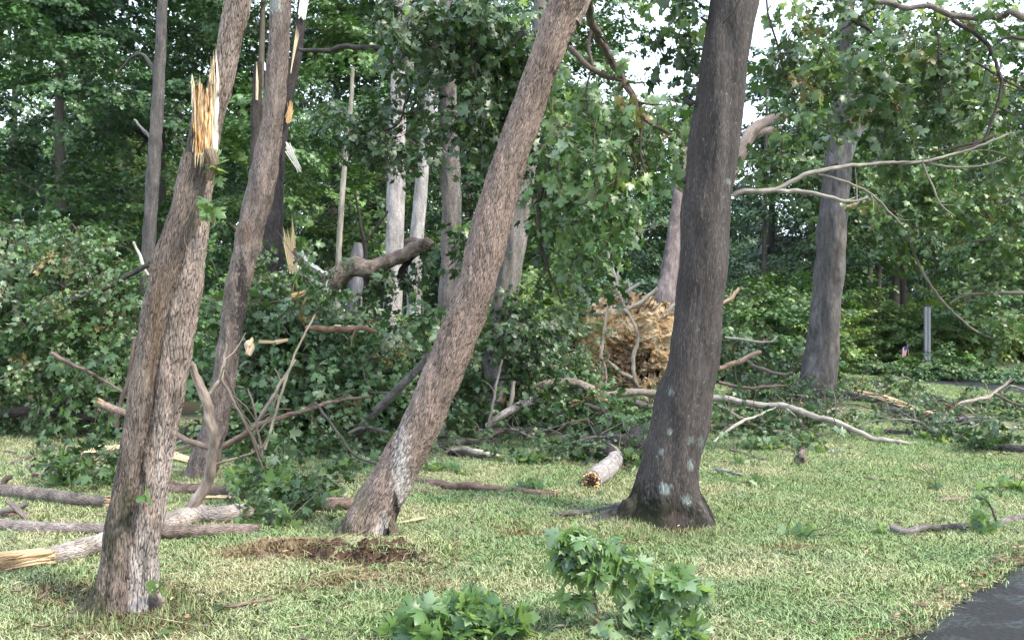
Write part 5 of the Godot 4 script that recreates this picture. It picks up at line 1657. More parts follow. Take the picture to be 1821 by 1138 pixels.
	torn_at("torn_plank", "pale shard caught in leaves against the slender maple", [[438, 628, 9.1, 4], [443, 614, 9.1, 6], [449, 602, 9.1, 3]], 9, 0.3)
	torn_at("torn_plank", "thin pale splinter lying in the leaves beside the slender maple", [[460, 608, 11.3, 2.5], [490, 609, 11.3, 3.5], [512, 604, 11.3, 2]], 8, 0.4)

func torn_at(called: String, label: String, list: Array, n: int, warm: float) -> void:
	var l := line(list)
	var p0: Vector3 = l[0][0]
	var t := thing(called, label, "split wood", Vector3(p0.x, 0, p0.z))
	rg.seed = int(absf(p0.x) * 171.0) + 1
	var acc := Acc.new()
	for k in n:
		for s in l[0].size() - 1:
			var o := Vector3(rg.randf_range(-0.3, 0.3), rg.randf_range(-1, 1), rg.randf_range(-0.4, 0.4))
			sliver(acc, l[0][s] + o * l[1][s], l[0][s + 1] + o * l[1][s + 1] * 0.9, l[1][s] * 0.3, l[1][s] * 0.25, wood_color(warm), 0.5)
	part("torn_wood", acc.mesh(), m_wood, t)

func build_logs() -> void:
	var gb := Color(0.27, 0.225, 0.195)
	var red := Color(0.25, 0.175, 0.145)
	stick("log", "dark log running out from behind the double maple, rearmost of those beside it", "log", [[-60, 868, 12], [0, 872, 12], [70, 880, 12], [130, 888, 11.5], [190, 893, 10]], gb * 0.8, "furrowed", 0.0, [[[5, 858, 8.3, 6], [14, 850, 8.3, 5], [20, 848, 8.3, 4]]], 2)
	stick("log", "cracked log with a black split, in front of the dark one beside the double maple", "log", [[-60, 938, 13], [0, 936, 12.5], [60, 940, 12], [120, 941, 11.5], [200, 942, 11]], Color(0.30, 0.25, 0.23), "furrowed", 0.0, [[[60, 936, 7.3, 5], [30, 905, 7.3, 5], [10, 890, 7.3, 4]], [[0, 912, 7.4, 6], [30, 904, 7.4, 5], [48, 896, 7.4, 4]]])
	var t := stick("log", "grey log with its fresh orange split end, forked behind the double maple", "log", [[60, 992, 15], [110, 985, 17], [185, 965, 17.5], [240, 945, 17], [300, 930, 17], [345, 916, 18], [390, 917, 16], [430, 912, 15], [480, 890, 13], [510, 874, 12], [535, 864, 11]], Color(0.36, 0.31, 0.275), "furrowed")
	tree_trunk(t, "rising_branch", [[345, 905, 7.2, 13], [352, 885, 7.2, 10], [368, 850, 7.15, 9], [377, 810, 7.1, 9], [380, 775, 7.05, 9.5], [374, 735, 7.0, 9], [362, 700, 6.95, 8.5], [348, 670, 6.9, 7], [338, 645, 6.85, 5]], "smooth", mottled(Color(0.36, 0.285, 0.24), 0.25), 16, 0.03, 0.12, 0.0, 7)
	tree_trunk(t, "side_branch", [[372, 700, 7.0, 4], [388, 680, 7.0, 4.4], [394, 665, 7.0, 3.6], [398, 640, 7.0, 2.6], [402, 610, 7.0, 1.5]], "smooth", mottled(Color(0.45, 0.37, 0.30), 0.25), 8, 0.03, 0.12, 0.0, 7)
	tree_trunk(t, "side_branch", [[392, 672, 7.0, 3], [408, 700, 6.95, 3], [425, 735, 6.9, 2.6], [445, 775, 6.9, 2.2], [466, 830, 6.9, 1.6]], "smooth", mottled(Color(0.18, 0.145, 0.12), 0.25), 8, 0.03, 0.12, 0.0, 8)
	tree_trunk(t, "side_branch", [[376, 800, 7.1, 6], [350, 790, 7.2, 5], [320, 777, 7.3, 4.6], [300, 770, 7.4, 4]], "smooth", mottled(Color(0.27, 0.19, 0.155), 0.25), 9, 0.03, 0.12, 0.0, 9)
	rg.seed = 3
	var acc := Acc.new()
	for k in 120:
		var o := rg.randf_range(-1, 1)
		var a := gr(72 + rg.randf_range(-8, 30), 990, 0.055) + Vector3(0, o * 0.055, sqrt(1.0 - o * o) * rg.randf_range(0.3, 0.85) * 0.07)
		var b := gr(-60 + rg.randf_range(-20, 90), 1004, 0.055) + Vector3(0, o * 0.055, rg.randf_range(-0.2, 0.6) * 0.06)
		sliver(acc, a, b, 0.006, 0.009, wood_color(0.35) * 1.05, 0.2)
	part("torn_end", acc.mesh(), m_wood, t)
	stick("log", "short dark log lying close behind the double maple's foot on its lawn side", "log", [[280, 946, 11], [340, 945, 12], [400, 945, 12], [460, 944, 11]], Color(0.25, 0.19, 0.16))
	stick("log", "brown log lying behind the forked grey log, under maple leaves", "log", [[280, 868, 8], [340, 872, 9], [400, 876, 9], [470, 888, 9], [540, 896, 10], [600, 898, 11]], red * 0.85)
	stick("log", "thin log between the double maple and the forked branch", "log", [[300, 862, 7], [350, 866, 8], [410, 872, 8]], red * 0.8)
	stick("log", "reddish log butt ending just before the leaning maple's foot", "log", [[552, 898, 10], [590, 897, 11], [622, 896, 11], [640, 892, 8]], red, "furrowed", 0.0, [], 2)
	torn_slab("torn_plank", "flat pale strip of wood lying across the logs behind the double maple", [[345, 884, 4], [390, 884, 6], [440, 885, 5]], 12, 0.25)
	torn_slab("torn_plank", "curved cream slab of split wood lying left of the double maple", [[140, 808, 7], [175, 800, 12], [215, 800, 13], [262, 802, 13], [310, 812, 11], [345, 822, 6]], 22, 0.35).set_meta("label", "curved cream slab of split wood lying behind the double maple")
	torn_slab("torn_plank", "small pale chip of wood before the slender maple's foot", [[303, 834, 4], [318, 836, 6], [332, 838, 4]], 7, 0.2)
	air_limb("broken_branch", "broken stub of branch poking out beside the double maple at mid height", "branch", [[302, 772, 7.4, 6], [262, 748, 7.6, 7], [230, 738, 7.6, 7], [205, 728, 7.6, 6.5], [178, 715, 7.6, 6]], Color(0.40, 0.30, 0.25), "furrowed", [], 2)
	stick("stick", "grey stick with broken fork on the grass before the leaf heap", "stick", [[20, 824, 4], [50, 815, 4.5], [75, 803, 5], [95, 792, 4]], Color(0.24, 0.20, 0.17), "furrowed", 0.0, [[[75, 800, gd(803), 3], [72, 790, gd(800), 2]]])
	stick("stick", "short stub of wood with a pale cut end near the grey forked stick", "stick", [[52, 828, 5], [58, 836, 6], [62, 846, 6]], Color(0.26, 0.21, 0.17), "furrowed", 0.0, [], 2)
	stick("stick", "small dark stub at the lawn's far corner by the leaf heap", "stick", [[8, 805, 5], [18, 806, 5], [26, 808, 4]], Color(0.19, 0.15, 0.12))
	stick("stick", "reddish broken stick lying against the cracked log", "stick", [[-20, 920, 5], [20, 916, 5.5], [52, 912, 4]], red)
	# thin standing twigs between the first two maples
	air_limb("leaning_twig", "longest bare twig leaning in front of the slender maple", "stick", [[400, 660, 8.2, 2], [425, 725, 8.3, 2.4], [452, 785, 8.4, 2.4], [480, 850, 8.6, 2.6]], Color(0.19, 0.15, 0.125), "smooth")
	air_limb("leaning_twig", "upright forked twig between the slender maple and the leaning maple", "stick", [[470, 835, 8.9, 2.4], [460, 780, 8.9, 2.2], [452, 730, 8.9, 2], [440, 690, 8.9, 1.4]], Color(0.25, 0.2, 0.17), "smooth", [[[458, 770, 8.9, 1.8], [480, 740, 8.9, 1.6], [492, 700, 8.9, 1.2]]])
	air_limb("leaning_twig", "thin twig slanting down from the leafy heap to the leaning maple's foot", "stick", [[560, 715, 9.6, 2.4], [600, 770, 9.5, 2.6], [632, 810, 9.4, 2.8], [680, 826, 9.3, 2.4]], Color(0.16, 0.13, 0.115), "smooth")
	air_limb("leaning_twig", "low bent twig spreading over the grass between the logs and the leafy heap", "stick", [[380, 825, 8.6, 2.4], [430, 812, 8.7, 2.4], [465, 795, 8.8, 2], [478, 770, 8.8, 1.6]], Color(0.34, 0.27, 0.22), "smooth")
	# middle of the lawn
	stick("stick", "long reddish-brown stick on the grass beside the leaning maple", "stick", [[738, 852, 6], [790, 862, 6.5], [850, 867, 6.5], [910, 872, 6], [960, 876, 6], [990, 877, 6]], Color(0.30, 0.20, 0.165), "furrowed", 0.0, [], 2)
	stick("stick", "bark-stripped pale stick lying on the grass", "stick", [[790, 802, 4], [820, 800, 5], [850, 805, 5.5], [880, 812, 5.5], [900, 820, 4]], Color(0.66, 0.58, 0.45), "smooth")
	stick("stick", "black strip of bark beside the pale stripped stick", "stick", [[800, 806, 5], [830, 810, 6], [862, 815, 5]], Color(0.05, 0.042, 0.036), "deep")
	stick("branch", "straight grey branch lying along the heap's edge, behind the pale stick", "branch", [[775, 772, 6], [830, 770, 6.5], [880, 769, 7], [930, 766, 6.5], [985, 764, 5]], Color(0.28, 0.25, 0.235), "furrowed", 0.05)
	stick("branch", "dark branch with pale broken tip on the grass edge, nearest the leaning maple", "branch", [[770, 792, 5], [810, 787, 5.5], [860, 786, 5.5], [898, 787, 5]], Color(0.18, 0.145, 0.12), "furrowed", 0.0, [], 2)
	stick("branch", "pale-topped crooked branch behind the broken birch-grey log", "branch", [[985, 786, 5], [1005, 778, 6], [1025, 776, 6.5], [1060, 786, 6], [1100, 790, 5]], Color(0.33, 0.28, 0.26), "furrowed")
	t = stick("log", "grey-white log with a torn brown end facing the lawn", "log", [[1053, 854, 16], [1066, 843, 16], [1082, 831, 15.5], [1094, 818, 13], [1090, 806, 11], [1080, 797, 9]], Color(0.40, 0.36, 0.345), "smooth", 0.02)
	rg.seed = 21
	var c0 := gr(1053, 854, 0.08)
	part("torn_end", torn_end(c0 + Vector3(-0.02, 0.0, 0.10), Vector3(-0.25, 0.15, 1.0).normalized(), 0.092, 80, 0.09, 0.35).mesh(), m_wood, t)
	stick("log", "short black charred-looking log lying behind the grey-white one", "log", [[1042, 806, 11], [1060, 802, 13], [1078, 804, 14], [1092, 814, 12]], Color(0.085, 0.07, 0.068), "deep", 0.03)
	torn_slab("torn_plank", "pale split stick butting against the black log", [[950, 814, 4], [990, 808, 6], [1040, 805, 6]], 10, 0.2)
	torn_slab("torn_plank", "flat chip of pale wood on the grass near the pale split stick", [[952, 820, 4], [972, 816, 6], [988, 814, 4]], 8, 0.15)
	stick("log", "dark gnarled log with grey knotted root end behind the big dark maple", "log", [[1060, 774, 8], [1100, 782, 11], [1130, 786, 13], [1150, 790, 13], [1170, 800, 12]], Color(0.13, 0.11, 0.10), "deep", 0.03, [[[1128, 790, 11.4, 13], [1135, 770, 11.4, 16], [1140, 758, 11.4, 9]], [[1150, 785, 11.4, 12], [1158, 772, 11.4, 10], [1170, 762, 11.4, 6]], [[1142, 802, 11.2, 6], [1150, 798, 11.1, 7], [1156, 792, 11.1, 4]]])
	stick("stick", "lichened stick ending at the big dark maple's root flare", "stick", [[965, 915, 4], [1010, 913, 5], [1060, 909, 5], [1105, 898, 6]], Color(0.24, 0.22, 0.20), "furrowed")
	stick("stick", "thin stick with a white cut end on the lawn", "stick", [[885, 909, 4.5], [915, 906, 4], [936, 902, 4], [941, 895, 2.5]], Color(0.36, 0.28, 0.23), "furrowed", 0.0, [], 1)
	torn_slab("torn_plank", "white strip of wood leaning on the grass beside the leaning maple's cracked base", [[704, 930, 4], [730, 926, 5], [756, 921, 5]], 8, 0.0)
	# right-hand lawn
	torn_slab("torn_plank", "long slab of bright split wood before the road", [[1480, 695, 4], [1520, 697, 8], [1570, 708, 10], [1610, 722, 9], [1640, 732, 8], [1660, 738, 4]], 22, 0.3)
	stick("log", "black log on the far lawn with a pale split end", "log", [[1478, 698, 6], [1530, 708, 7], [1560, 716, 6]], Color(0.12, 0.10, 0.10), "deep").set_meta("label", "black log lying under the long bright slab by the lone grey maple")
	stick("log", "longest dark log on the far lawn, ending in pale split wood", "log", [[1560, 730, 6], [1600, 732, 7.5], [1650, 742, 8], [1700, 748, 8], [1750, 752, 8.5], [1775, 757, 8]], Color(0.15, 0.13, 0.125), "deep", 0.0, [[[1742, 748, gd(752), 4], [1752, 735, gd(752), 4], [1748, 728, gd(752), 3]], [[1740, 752, gd(752), 4], [1750, 764, gd(760), 3.4], [1768, 768, gd(768), 2.6]]])
	torn_slab("torn_plank", "pale split tail of the long dark log", [[1765, 757, 6], [1795, 760, 5], [1818, 762, 3]], 9, 0.2)
	stick("log", "short black log at the lawn's edge beside the drooping leaf clump", "log", [[1772, 797, 7], [1795, 799, 9], [1830, 802, 9], [1870, 804, 8]], Color(0.10, 0.09, 0.088), "deep")
	stick("log", "mossy dark stick lying across the middle of the far lawn", "stick", [[1575, 768, 4], [1610, 770, 5], [1650, 775, 6], [1682, 780, 6]], Color(0.14, 0.12, 0.115), "deep", 0.0, [[[1620, 770, gd(770), 4], [1635, 766, gd(770), 5], [1650, 768, gd(770), 3]]])
	stick("stick", "curled thick twig standing like a hook on the grass", "stick", [[1428, 818, 5], [1424, 808, 5], [1430, 796, 5], [1440, 788, 4]], Color(0.26, 0.20, 0.18), "furrowed", 0.03)
	t = stick("branch", "grey branch with leafy shoots lying beside the drive", "branch", [[1590, 938, 7.5], [1612, 942, 7], [1650, 940, 5], [1690, 938, 5], [1730, 937, 6], [1765, 935, 6.5], [1800, 926, 7], [1860, 912, 7]], Color(0.28, 0.245, 0.23), "furrowed", 0.0, [[[1775, 932, 6.8, 2.4], [1765, 905, 6.8, 2], [1755, 890, 6.8, 1.5], [1740, 880, 6.8, 1.2]]])
	foliage(t, [[1745, 930, 6.8, 30, 14, 0.12], [1760, 900, 6.8, 18, 14, 0.1], [1752, 955, 6.7, 18, 10, 0.1], [1565, 934, 6.9, 12, 8, 0.06]], 34, 0, 0.085, 0.1, 1.1, true)
	for q in [["thin forked stick alone on the open grass", [[1493, 842, 2], [1510, 846, 3], [1540, 850, 3], [1572, 856, 3.4]], Color(0.30, 0.24, 0.2)], ["short peeled stick nearest the hooked twig", [[1640, 842, 2], [1650, 846, 2.4], [1664, 850, 2]], Color(0.5, 0.43, 0.35)], ["pale crooked twig beyond the leafy shoots by the drive", [[1682, 848, 1.6], [1710, 845, 2], [1745, 846, 1.6]], Color(0.5, 0.44, 0.37)], ["reddish twig between the far logs and the drive", [[1665, 890, 2.4], [1690, 888, 2.6], [1722, 882, 2.4]], Color(0.36, 0.25, 0.2)], ["grey lichened stick near the big dark maple on its open side", [[1268, 835, 3], [1290, 838, 3.6], [1318, 845, 2.4]], Color(0.36, 0.34, 0.32)], ["straight dark twig in the thin grass before the big dark maple", [[855, 928, 1.8], [890, 929, 2], [935, 928, 1.4]], Color(0.15, 0.115, 0.09)], ["dark twig with bark scraps near the leaning maple's cracked base", [[712, 966, 3], [735, 969, 3.4], [755, 974, 2]], Color(0.11, 0.085, 0.075)], ["short upright-ended twig on the near grass", [[470, 1122, 2.4], [510, 1116, 3], [552, 1108, 2]], Color(0.22, 0.17, 0.14)], ["flat brown stick lying on the bare turf before the double maple", [[395, 1080, 3], [430, 1074, 4], [480, 1066, 3]], Color(0.34, 0.25, 0.19)], ["dark twig by the bare brown spot on the big lawn", [[1290, 986, 1.8], [1320, 986, 2.2], [1352, 984, 1.4]], Color(0.10, 0.08, 0.07)], ["brown twig on the grass behind the leaning maple", [[575, 795, 3], [610, 792, 3], [655, 796, 2.4]], Color(0.26, 0.2, 0.17)], ["grey twig at the edge of the sprawling pale branches", [[1300, 800, 2.6], [1340, 812, 3], [1362, 818, 3]], Color(0.2, 0.16, 0.14)]]:
		stick("stick", q[0], "stick", q[1], q[2], "smooth")
	# leafy sprigs on the ground
	sprig("fresh maple sprig with big leaves on the grass behind the double maple's foot", 150, 830, 8.9, [[140, 825, 8.9, 45, 32, 0.3], [195, 840, 8.9, 30, 26, 0.25], [105, 845, 8.8, 14, 10, 0.1]], 70, 20, 0.12)
	sprig("bright maple sprig draped over the forked grey log", 480, 880, 7.6, [[470, 860, 7.8, 50, 30, 0.3], [430, 850, 8.0, 40, 22, 0.25], [500, 930, 7.1, 24, 24, 0.14], [470, 910, 7.4, 40, 24, 0.25]], 110, 24, 0.115, 1.2)
	sprig("dark maple sprig behind the log butt by the leaning maple", 545, 890, 8.4, [[545, 888, 8.4, 34, 18, 0.22], [570, 870, 8.6, 30, 10, 0.15], [575, 905, 8.0, 20, 10, 0.12]], 50, 12, 0.115, 0.8)
	sprig("small bright sprig touching the leaning maple, behind it on the grass", 640, 830, 9.6, [[640, 828, 9.6, 22, 10, 0.14], [655, 812, 9.9, 24, 10, 0.16]], 26, 4, 0.12, 1.4)
	sprig("leafy scraps in front of the heap, between the slender and the leaning maple", 560, 805, 10.9, [[520, 795, 11.0, 50, 20, 0.35], [600, 805, 10.7, 50, 16, 0.3], [690, 795, 10.9, 40, 16, 0.3], [440, 800, 10.8, 40, 22, 0.3]], 110, 40, 0.12, 1.0)
	sprig("pale-backed leaves beside the leaning maple where the reddish stick begins", 790, 838, 9.5, [[780, 835, 9.5, 26, 12, 0.12], [805, 842, 9.4, 16, 8, 0.1], [765, 825, 9.6, 12, 12, 0.1]], 26, 0, 0.12, 1.2)
	sprig("flat dark sprig on the lawn between pale stick and birch-grey log", 940, 822, 10.2, [[930, 824, 10.2, 46, 7, 0.2], [970, 820, 10.3, 18, 6, 0.12]], 40, 4, 0.12, 0.7)
	sprig("blackish star-shaped leaves on the end of the reddish stick", 955, 870, 8.6, [[955, 868, 8.6, 28, 8, 0.12], [915, 872, 8.5, 10, 6, 0.06]], 22, 0, 0.11, 0.5)
	sprig("leaves behind the birch-grey log's torn end", 1040, 815, 10.4, [[1030, 812, 10.5, 34, 9, 0.2], [1060, 806, 10.6, 24, 8, 0.15]], 36, 8, 0.11, 1.1)
	sprig("dark leaves between the birch-grey log and the big dark maple", 1115, 825, 10.0, [[1115, 822, 10.0, 24, 16, 0.2], [1130, 830, 9.8, 20, 8, 0.12]], 36, 8, 0.12, 0.8)
	sprig("drooping bunch of green leaves beside the short black log on the far lawn", 1745, 808, 11.4, [[1748, 800, 11.4, 26, 22, 0.25], [1730, 812, 11.2, 14, 10, 0.12]], 70, 20, 0.12, 1.1)
	sprig("lone leafy tuft on the mossy dark stick", 1648, 778, 12.9, [[1650, 772, 12.9, 17, 14, 0.15]], 24, 6, 0.11, 0.9)
	sprig("low leaf tuft at the tip of the sprawling pale branches", 1668, 810, 11.9, [[1668, 808, 11.9, 14, 10, 0.12], [1640, 800, 12.2, 14, 8, 0.1]], 22, 4, 0.11, 0.9)
	sprig("flat green sprig on the open lawn halfway to the drive", 1420, 960, 6.7, [[1405, 956, 6.75, 24, 5, 0.09], [1440, 965, 6.6, 22, 6, 0.08]], 24, 0, 0.075, 0.9)
	sprig("pair of dark leaf scraps on the lawn beyond the big dark maple", 1330, 866, 8.8, [[1313, 864, 8.8, 10, 4, 0.06], [1342, 868, 8.7, 12, 4, 0.06]], 10, 0, 0.09, 0.6)
	sprig("small leaf scrap near the hooked twig on the lawn", 1320, 830, 10.0, [[1320, 830, 10.0, 14, 4, 0.08]], 8, 0, 0.1, 0.8)
	sprig("single dark leaf scrap on the pale grass short of the leafy shoots", 1664, 870, 8.6, [[1664, 870, 8.6, 7, 5, 0.05]], 4, 0, 0.09, 0.5)
	sprig("scatter of torn leaves around the hooked twig", 1400, 800, 11.2, [[1360, 800, 11.3, 60, 8, 0.3], [1440, 805, 11.1, 40, 7, 0.25]], 60, 6, 0.11, 1.15)
	sprig("leafy shoots lying beyond the grey branch by the drive", 1760, 872, 8.4, [[1752, 870, 8.5, 20, 8, 0.1], [1800, 862, 8.6, 30, 12, 0.15], [1815, 875, 8.4, 12, 10, 0.1]], 40, 0, 0.1, 1.2)
	# ferns behind the gnarled log
	rg.seed = 40
	for q in [[1120, 742, 12.2, "bright fern fronds rising behind the gnarled log"], [1178, 745, 12.4, "fern fronds against the big dark maple's side"]]:
		t = thing("fern", q[3], "fern", at(q[0], 569, q[2]) * Vector3(1, 0, 1))
		for k in 8:
			var fr := Acc.new()
			var a := TAU * k / 8.0 + rg.randf()
			var b := at(q[0], q[1] + 35, q[2])
			b.y = maxf(b.y, 0.1)
			var o := Vector3(cos(a), 0, sin(a))
			var pts := [b, b + o * 0.12 + Vector3(0, 0.22, 0), b + o * 0.30 + Vector3(0, 0.27, 0), b + o * 0.45 + Vector3(0, 0.18, 0)]
			tube(pts, [0.005, 0.004, 0.003, 0.002], 5, 0.08, Color(0.16, 0.24, 0.06), 0, 0, fr)
			for s in 11:
				var u := (s + 1.0) / 11.0 * 2.8
				var i0 := int(u)
				var p: Vector3 = (pts[i0] as Vector3).lerp(pts[mini(i0 + 1, 3)], u - i0)
				var side := o.cross(Vector3.UP)
				for e in [-1.0, 1.0]:
					add_leaf(fr, leaf_basis(side * e + o * 0.4, Vector3.UP, 0.17 * (1.0 - s / 14.0)), p, [[0.10, 0.2], [0.12, 0.55]], 0.1, 0.3, Color(0.15, 0.26, 0.07) * rg.randf_range(0.8, 1.2))
			part("frond", fr.mesh(), m_leaf_mm, t)

func sprig(label: String, px: float, _py: float, d: float, blobs: Array, singles: int, n: int, size: float, bright := 1.0) -> void:
	rg.seed = int(px * 3.0 + d * 11.0)
	var t := thing("leafy_sprig", label, "leafy twig", at(px, 569, d) * Vector3(1, 0, 1))
	fine_twigs(t, blobs, 5, 0.005, 0.4, Color(0.26, 0.2, 0.15), m_bark["smooth"])
	foliage(t, blobs, singles, n, size, 0.25, bright, true, 0.0, 0.8)

func build_hanging_branches() -> void:
	rg.seed = 60
	var d := 9.4
	var t := thing("hanging_bough", "broken bough with big wilted leaves hanging between the leaning and the big dark maple", "branch", at(1090, 569, d) * Vector3(1, 0, 1))
	var br := Color(0.20, 0.155, 0.13)
	for q in [[[1054, -45, 6.8, 10], [1047, 15, d - 1.5, 8], [1062, 60, d - 0.6, 7], [1085, 105, d - 0.1, 7], [1110, 142, d, 6.5], [1130, 180, d, 6], [1145, 205, d, 5], [1165, 222, d, 3.5], [1195, 238, d, 2.4]], [[1015, 85, d + 0.1, 5], [1040, 110, d, 5], [1060, 128, d, 4.6], [1085, 140, d, 4], [1108, 140, d, 4]], [[1052, 50, d, 3.5], [1048, 90, d, 3.2], [1058, 125, d, 2.5]], [[1108, 145, d, 3], [1098, 170, d, 2.8], [1100, 200, d, 2.2], [1106, 225, d, 1.6]], [[1145, 205, d, 3], [1140, 240, d, 2.6], [1138, 270, d, 2.4], [1148, 305, d, 1.6]], [[1050, 130, d, 2], [1042, 165, d, 2], [1046, 200, d, 1.8], [1060, 235, d, 1.4]], [[1140, 250, d, 2], [1128, 255, d, 1.8], [1132, 300, d, 1.4]]]:
		tree_trunk(t, "limb", q, "furrowed", mottled(br, 0.25), 10, 0.05, 0.14, 0.0, 5)
	var blobs := [[1010, 230, d, 45, 50, 0.5], [1060, 290, d, 60, 60, 0.6], [1090, 200, d + 0.2, 60, 50, 0.5], [1050, 160, d + 0.2, 60, 40, 0.5], [1110, 340, d, 50, 55, 0.5], [1010, 330, d, 50, 50, 0.5], [1110, 405, d, 45, 38, 0.5], [1030, 415, d + 0.2, 36, 34, 0.5], [1150, 250, d + 0.3, 50, 50, 0.4], [1170, 190, d + 0.4, 50, 40, 0.4], [990, 140, d + 0.4, 40, 45, 0.4], [1080, 115, d + 0.4, 50, 26, 0.4], [1205, 225, d + 0.5, 24, 40, 0.4]]
	foliage(t, blobs, 300, 90, 0.125, 1.1, 1.75, true, 0.1)
	fine_twigs(t, blobs, 26, 0.006, 0.5, Color(0.22, 0.17, 0.13), m_bark["smooth"])
	t = thing("hanging_bough", "leafy bough drooping behind the upper part of the leaning maple", "branch", at(850, 569, 9.8) * Vector3(1, 0, 1))
	d = 9.8
	rg.seed = 61
	for q in [[[1036, -95, 6.8, 9], [960, -70, d - 1.0, 7], [900, -30, d - 0.4, 6], [850, 10, d, 5], [800, 30, d, 4], [750, 30, d, 3]], [[930, 60, d, 4], [905, 85, d, 3], [885, 110, d, 2]], [[850, 10, d, 4], [840, 80, d, 3], [850, 160, d, 2.4], [860, 230, d, 1.6]]]:
		tree_trunk(t, "limb", q, "furrowed", mottled(br * 0.7, 0.25), 9, 0.06, 0.14, 0.0, 6)
	blobs = [[760, 30, d, 60, 45, 0.5], [830, 20, d, 70, 50, 0.6], [900, 40, d + 0.3, 60, 60, 0.6], [870, 130, d + 0.4, 60, 60, 0.6], [920, 130, d + 0.5, 40, 70, 0.5], [850, 220, d + 0.6, 50, 50, 0.5], [900, 240, d + 0.8, 40, 60, 0.5], [725, 60, d + 0.2, 24, 36, 0.3], [835, 420, d + 2.4, 24, 40, 0.5]]
	foliage(t, blobs, 280, 180, 0.11, 0.9, 0.9, true)
	t = thing("hanging_bough", "dark dangling twig with few leaves between the ivy-hung trunk and the hanging bough", "branch", at(965, 569, 9.6) * Vector3(1, 0, 1))
	d = 9.6
	rg.seed = 62
	tree_trunk(t, "limb", [[978, 280, d, 5], [974, 320, d, 5], [962, 345, d, 4.6], [957, 400, d, 4], [962, 440, d, 3], [975, 480, d, 2], [1000, 540, d, 1.4]], "furrowed", mottled(Color(0.10, 0.08, 0.07), 0.25), 9, 0.05, 0.16)
	blobs = [[990, 320, d, 22, 40, 0.3], [970, 380, d + 0.2, 18, 26, 0.3], [1005, 470, d + 0.5, 34, 36, 0.4], [992, 400, d + 0.4, 26, 36, 0.4]]
	foliage(t, blobs, 80, 14, 0.095, 0.8, 0.9, true)

	# maple off the lawn's edge whose limbs reach in over the lone grey maple
	rg.seed = 63
	d = 9.5
	var tx := Vector3(7.9, 0, -11.6)
	t = thing("overhanging_maple", "maple beside the drive whose leafy limbs overhang the lone grey maple", "tree", tx)
	part("trunk", tube([tx + Vector3(0, -0.1, 0), tx + Vector3(0.05, 2.0, 0), tx + Vector3(-0.1, 4.6, 0.1), tx + Vector3(0, 8.0, 0.2), tx + Vector3(0.2, 12.0, 0.3)], [0.30, 0.24, 0.21, 0.16, 0.06], 26, 0.1, mottled(Color(0.24, 0.2, 0.18), 0.25), 0.1, 0.3).mesh(), m_bark["furrowed"], t)
	var e := tx + Vector3(-0.1, 4.6, 0.1)
	var l := line([[1830, 33, d, 5.5], [1780, 30, d, 5.5], [1730, 33, d, 5], [1690, 26, d, 5], [1650, 12, d, 4.6], [1610, 12, d, 4.6], [1560, 2, d, 4.4], [1510, -8, d, 4.5], [1450, -20, d, 3.5]])
	l[0].push_front(e)
	l[1].push_front(0.07)
	part("limb", tube(l[0], l[1], 12, 0.06, mottled(Color(0.27, 0.225, 0.205), 0.25), 0.14).mesh(), m_bark["furrowed"], t)
	for q in [[[1695, 35, d, 4], [1720, 50, d, 3.8], [1748, 70, d, 3.6], [1764, 90, d, 3.4], [1776, 120, d, 3.2], [1782, 150, d, 3], [1776, 185, d, 2.8], [1766, 210, d, 2.6], [1755, 240, d, 2.4], [1730, 260, d, 3], [1690, 275, d, 2.4], [1650, 290, d, 1.6]], [[1480, -15, d, 4.5], [1500, 18, d, 4], [1520, 35, d, 4], [1540, 48, d, 3.6], [1552, 56, d, 2.4]], [[1362, -20, d, 1.8], [1368, 30, d, 1.8], [1382, 75, d, 1.8], [1390, 110, d, 2], [1402, 150, d, 2], [1412, 175, d, 1.8], [1418, 210, d, 1.2]], [[1830, 72, d, 3], [1800, 66, d, 2.6], [1765, 76, d, 2]], [[1716, 85, d, 2.2], [1745, 115, d, 2.2], [1780, 137, d, 2.2], [1830, 165, d, 2.2]], [[1727, 85, d, 4], [1725, 110, d, 4], [1724, 150, d, 3]], [[1670, 60, d, 2], [1671, 110, d, 1.8], [1676, 150, d, 1.6], [1670, 200, d, 1.2]], [[1558, 12, d, 2.4], [1530, 30, d, 2.2], [1495, 55, d, 1.8]], [[1770, 240, d, 3], [1740, 252, d, 2.6], [1700, 262, d, 2.2], [1660, 270, d, 1.4]]]:
		tree_trunk(t, "side_branch", q, "furrowed", mottled(Color(0.13, 0.105, 0.095), 0.25), 8, 0.05, 0.14, 0.0, 6)
	blobs = [[1410, 45, d, 45, 25, 0.4], [1400, 20, d, 40, 25, 0.4], [1460, 85, d, 60, 35, 0.5], [1440, 140, d, 60, 35, 0.5], [1430, 200, d, 50, 40, 0.4], [1400, 245, d, 30, 30, 0.3], [1500, 120, d + 0.3, 60, 40, 0.5], [1560, 60, d + 0.3, 50, 40, 0.5], [1630, 40, d + 0.4, 50, 40, 0.5], [1670, 90, d + 0.3, 50, 50, 0.5], [1640, 150, d + 0.5, 70, 40, 0.6], [1720, 130, d + 0.4, 50, 40, 0.4], [1690, 200, d + 0.5, 60, 35, 0.5], [1600, 210, d + 0.7, 60, 35, 0.6], [1540, 190, d + 0.6, 60, 40, 0.5], [1780, 200, d + 0.6, 50, 50, 0.5], [1760, 20, d + 0.3, 60, 20, 0.4], [1740, 260, d + 0.6, 60, 30, 0.5], [1570, 120, d + 0.5, 40, 40, 0.4]]
	foliage(t, blobs, 300, 150, 0.115, 0.35, 1.2, true, 0.25)

	# the lighter tree farther right, its leaf layers sweeping in below
	rg.seed = 64
	d = 15.5
	tx = Vector3(10.6, 0, -16.6)
	tx.x = 9.9
	t = thing("edge_maple", "light-leaved tree whose sweeping boughs hang in front of the hedge", "tree", tx)
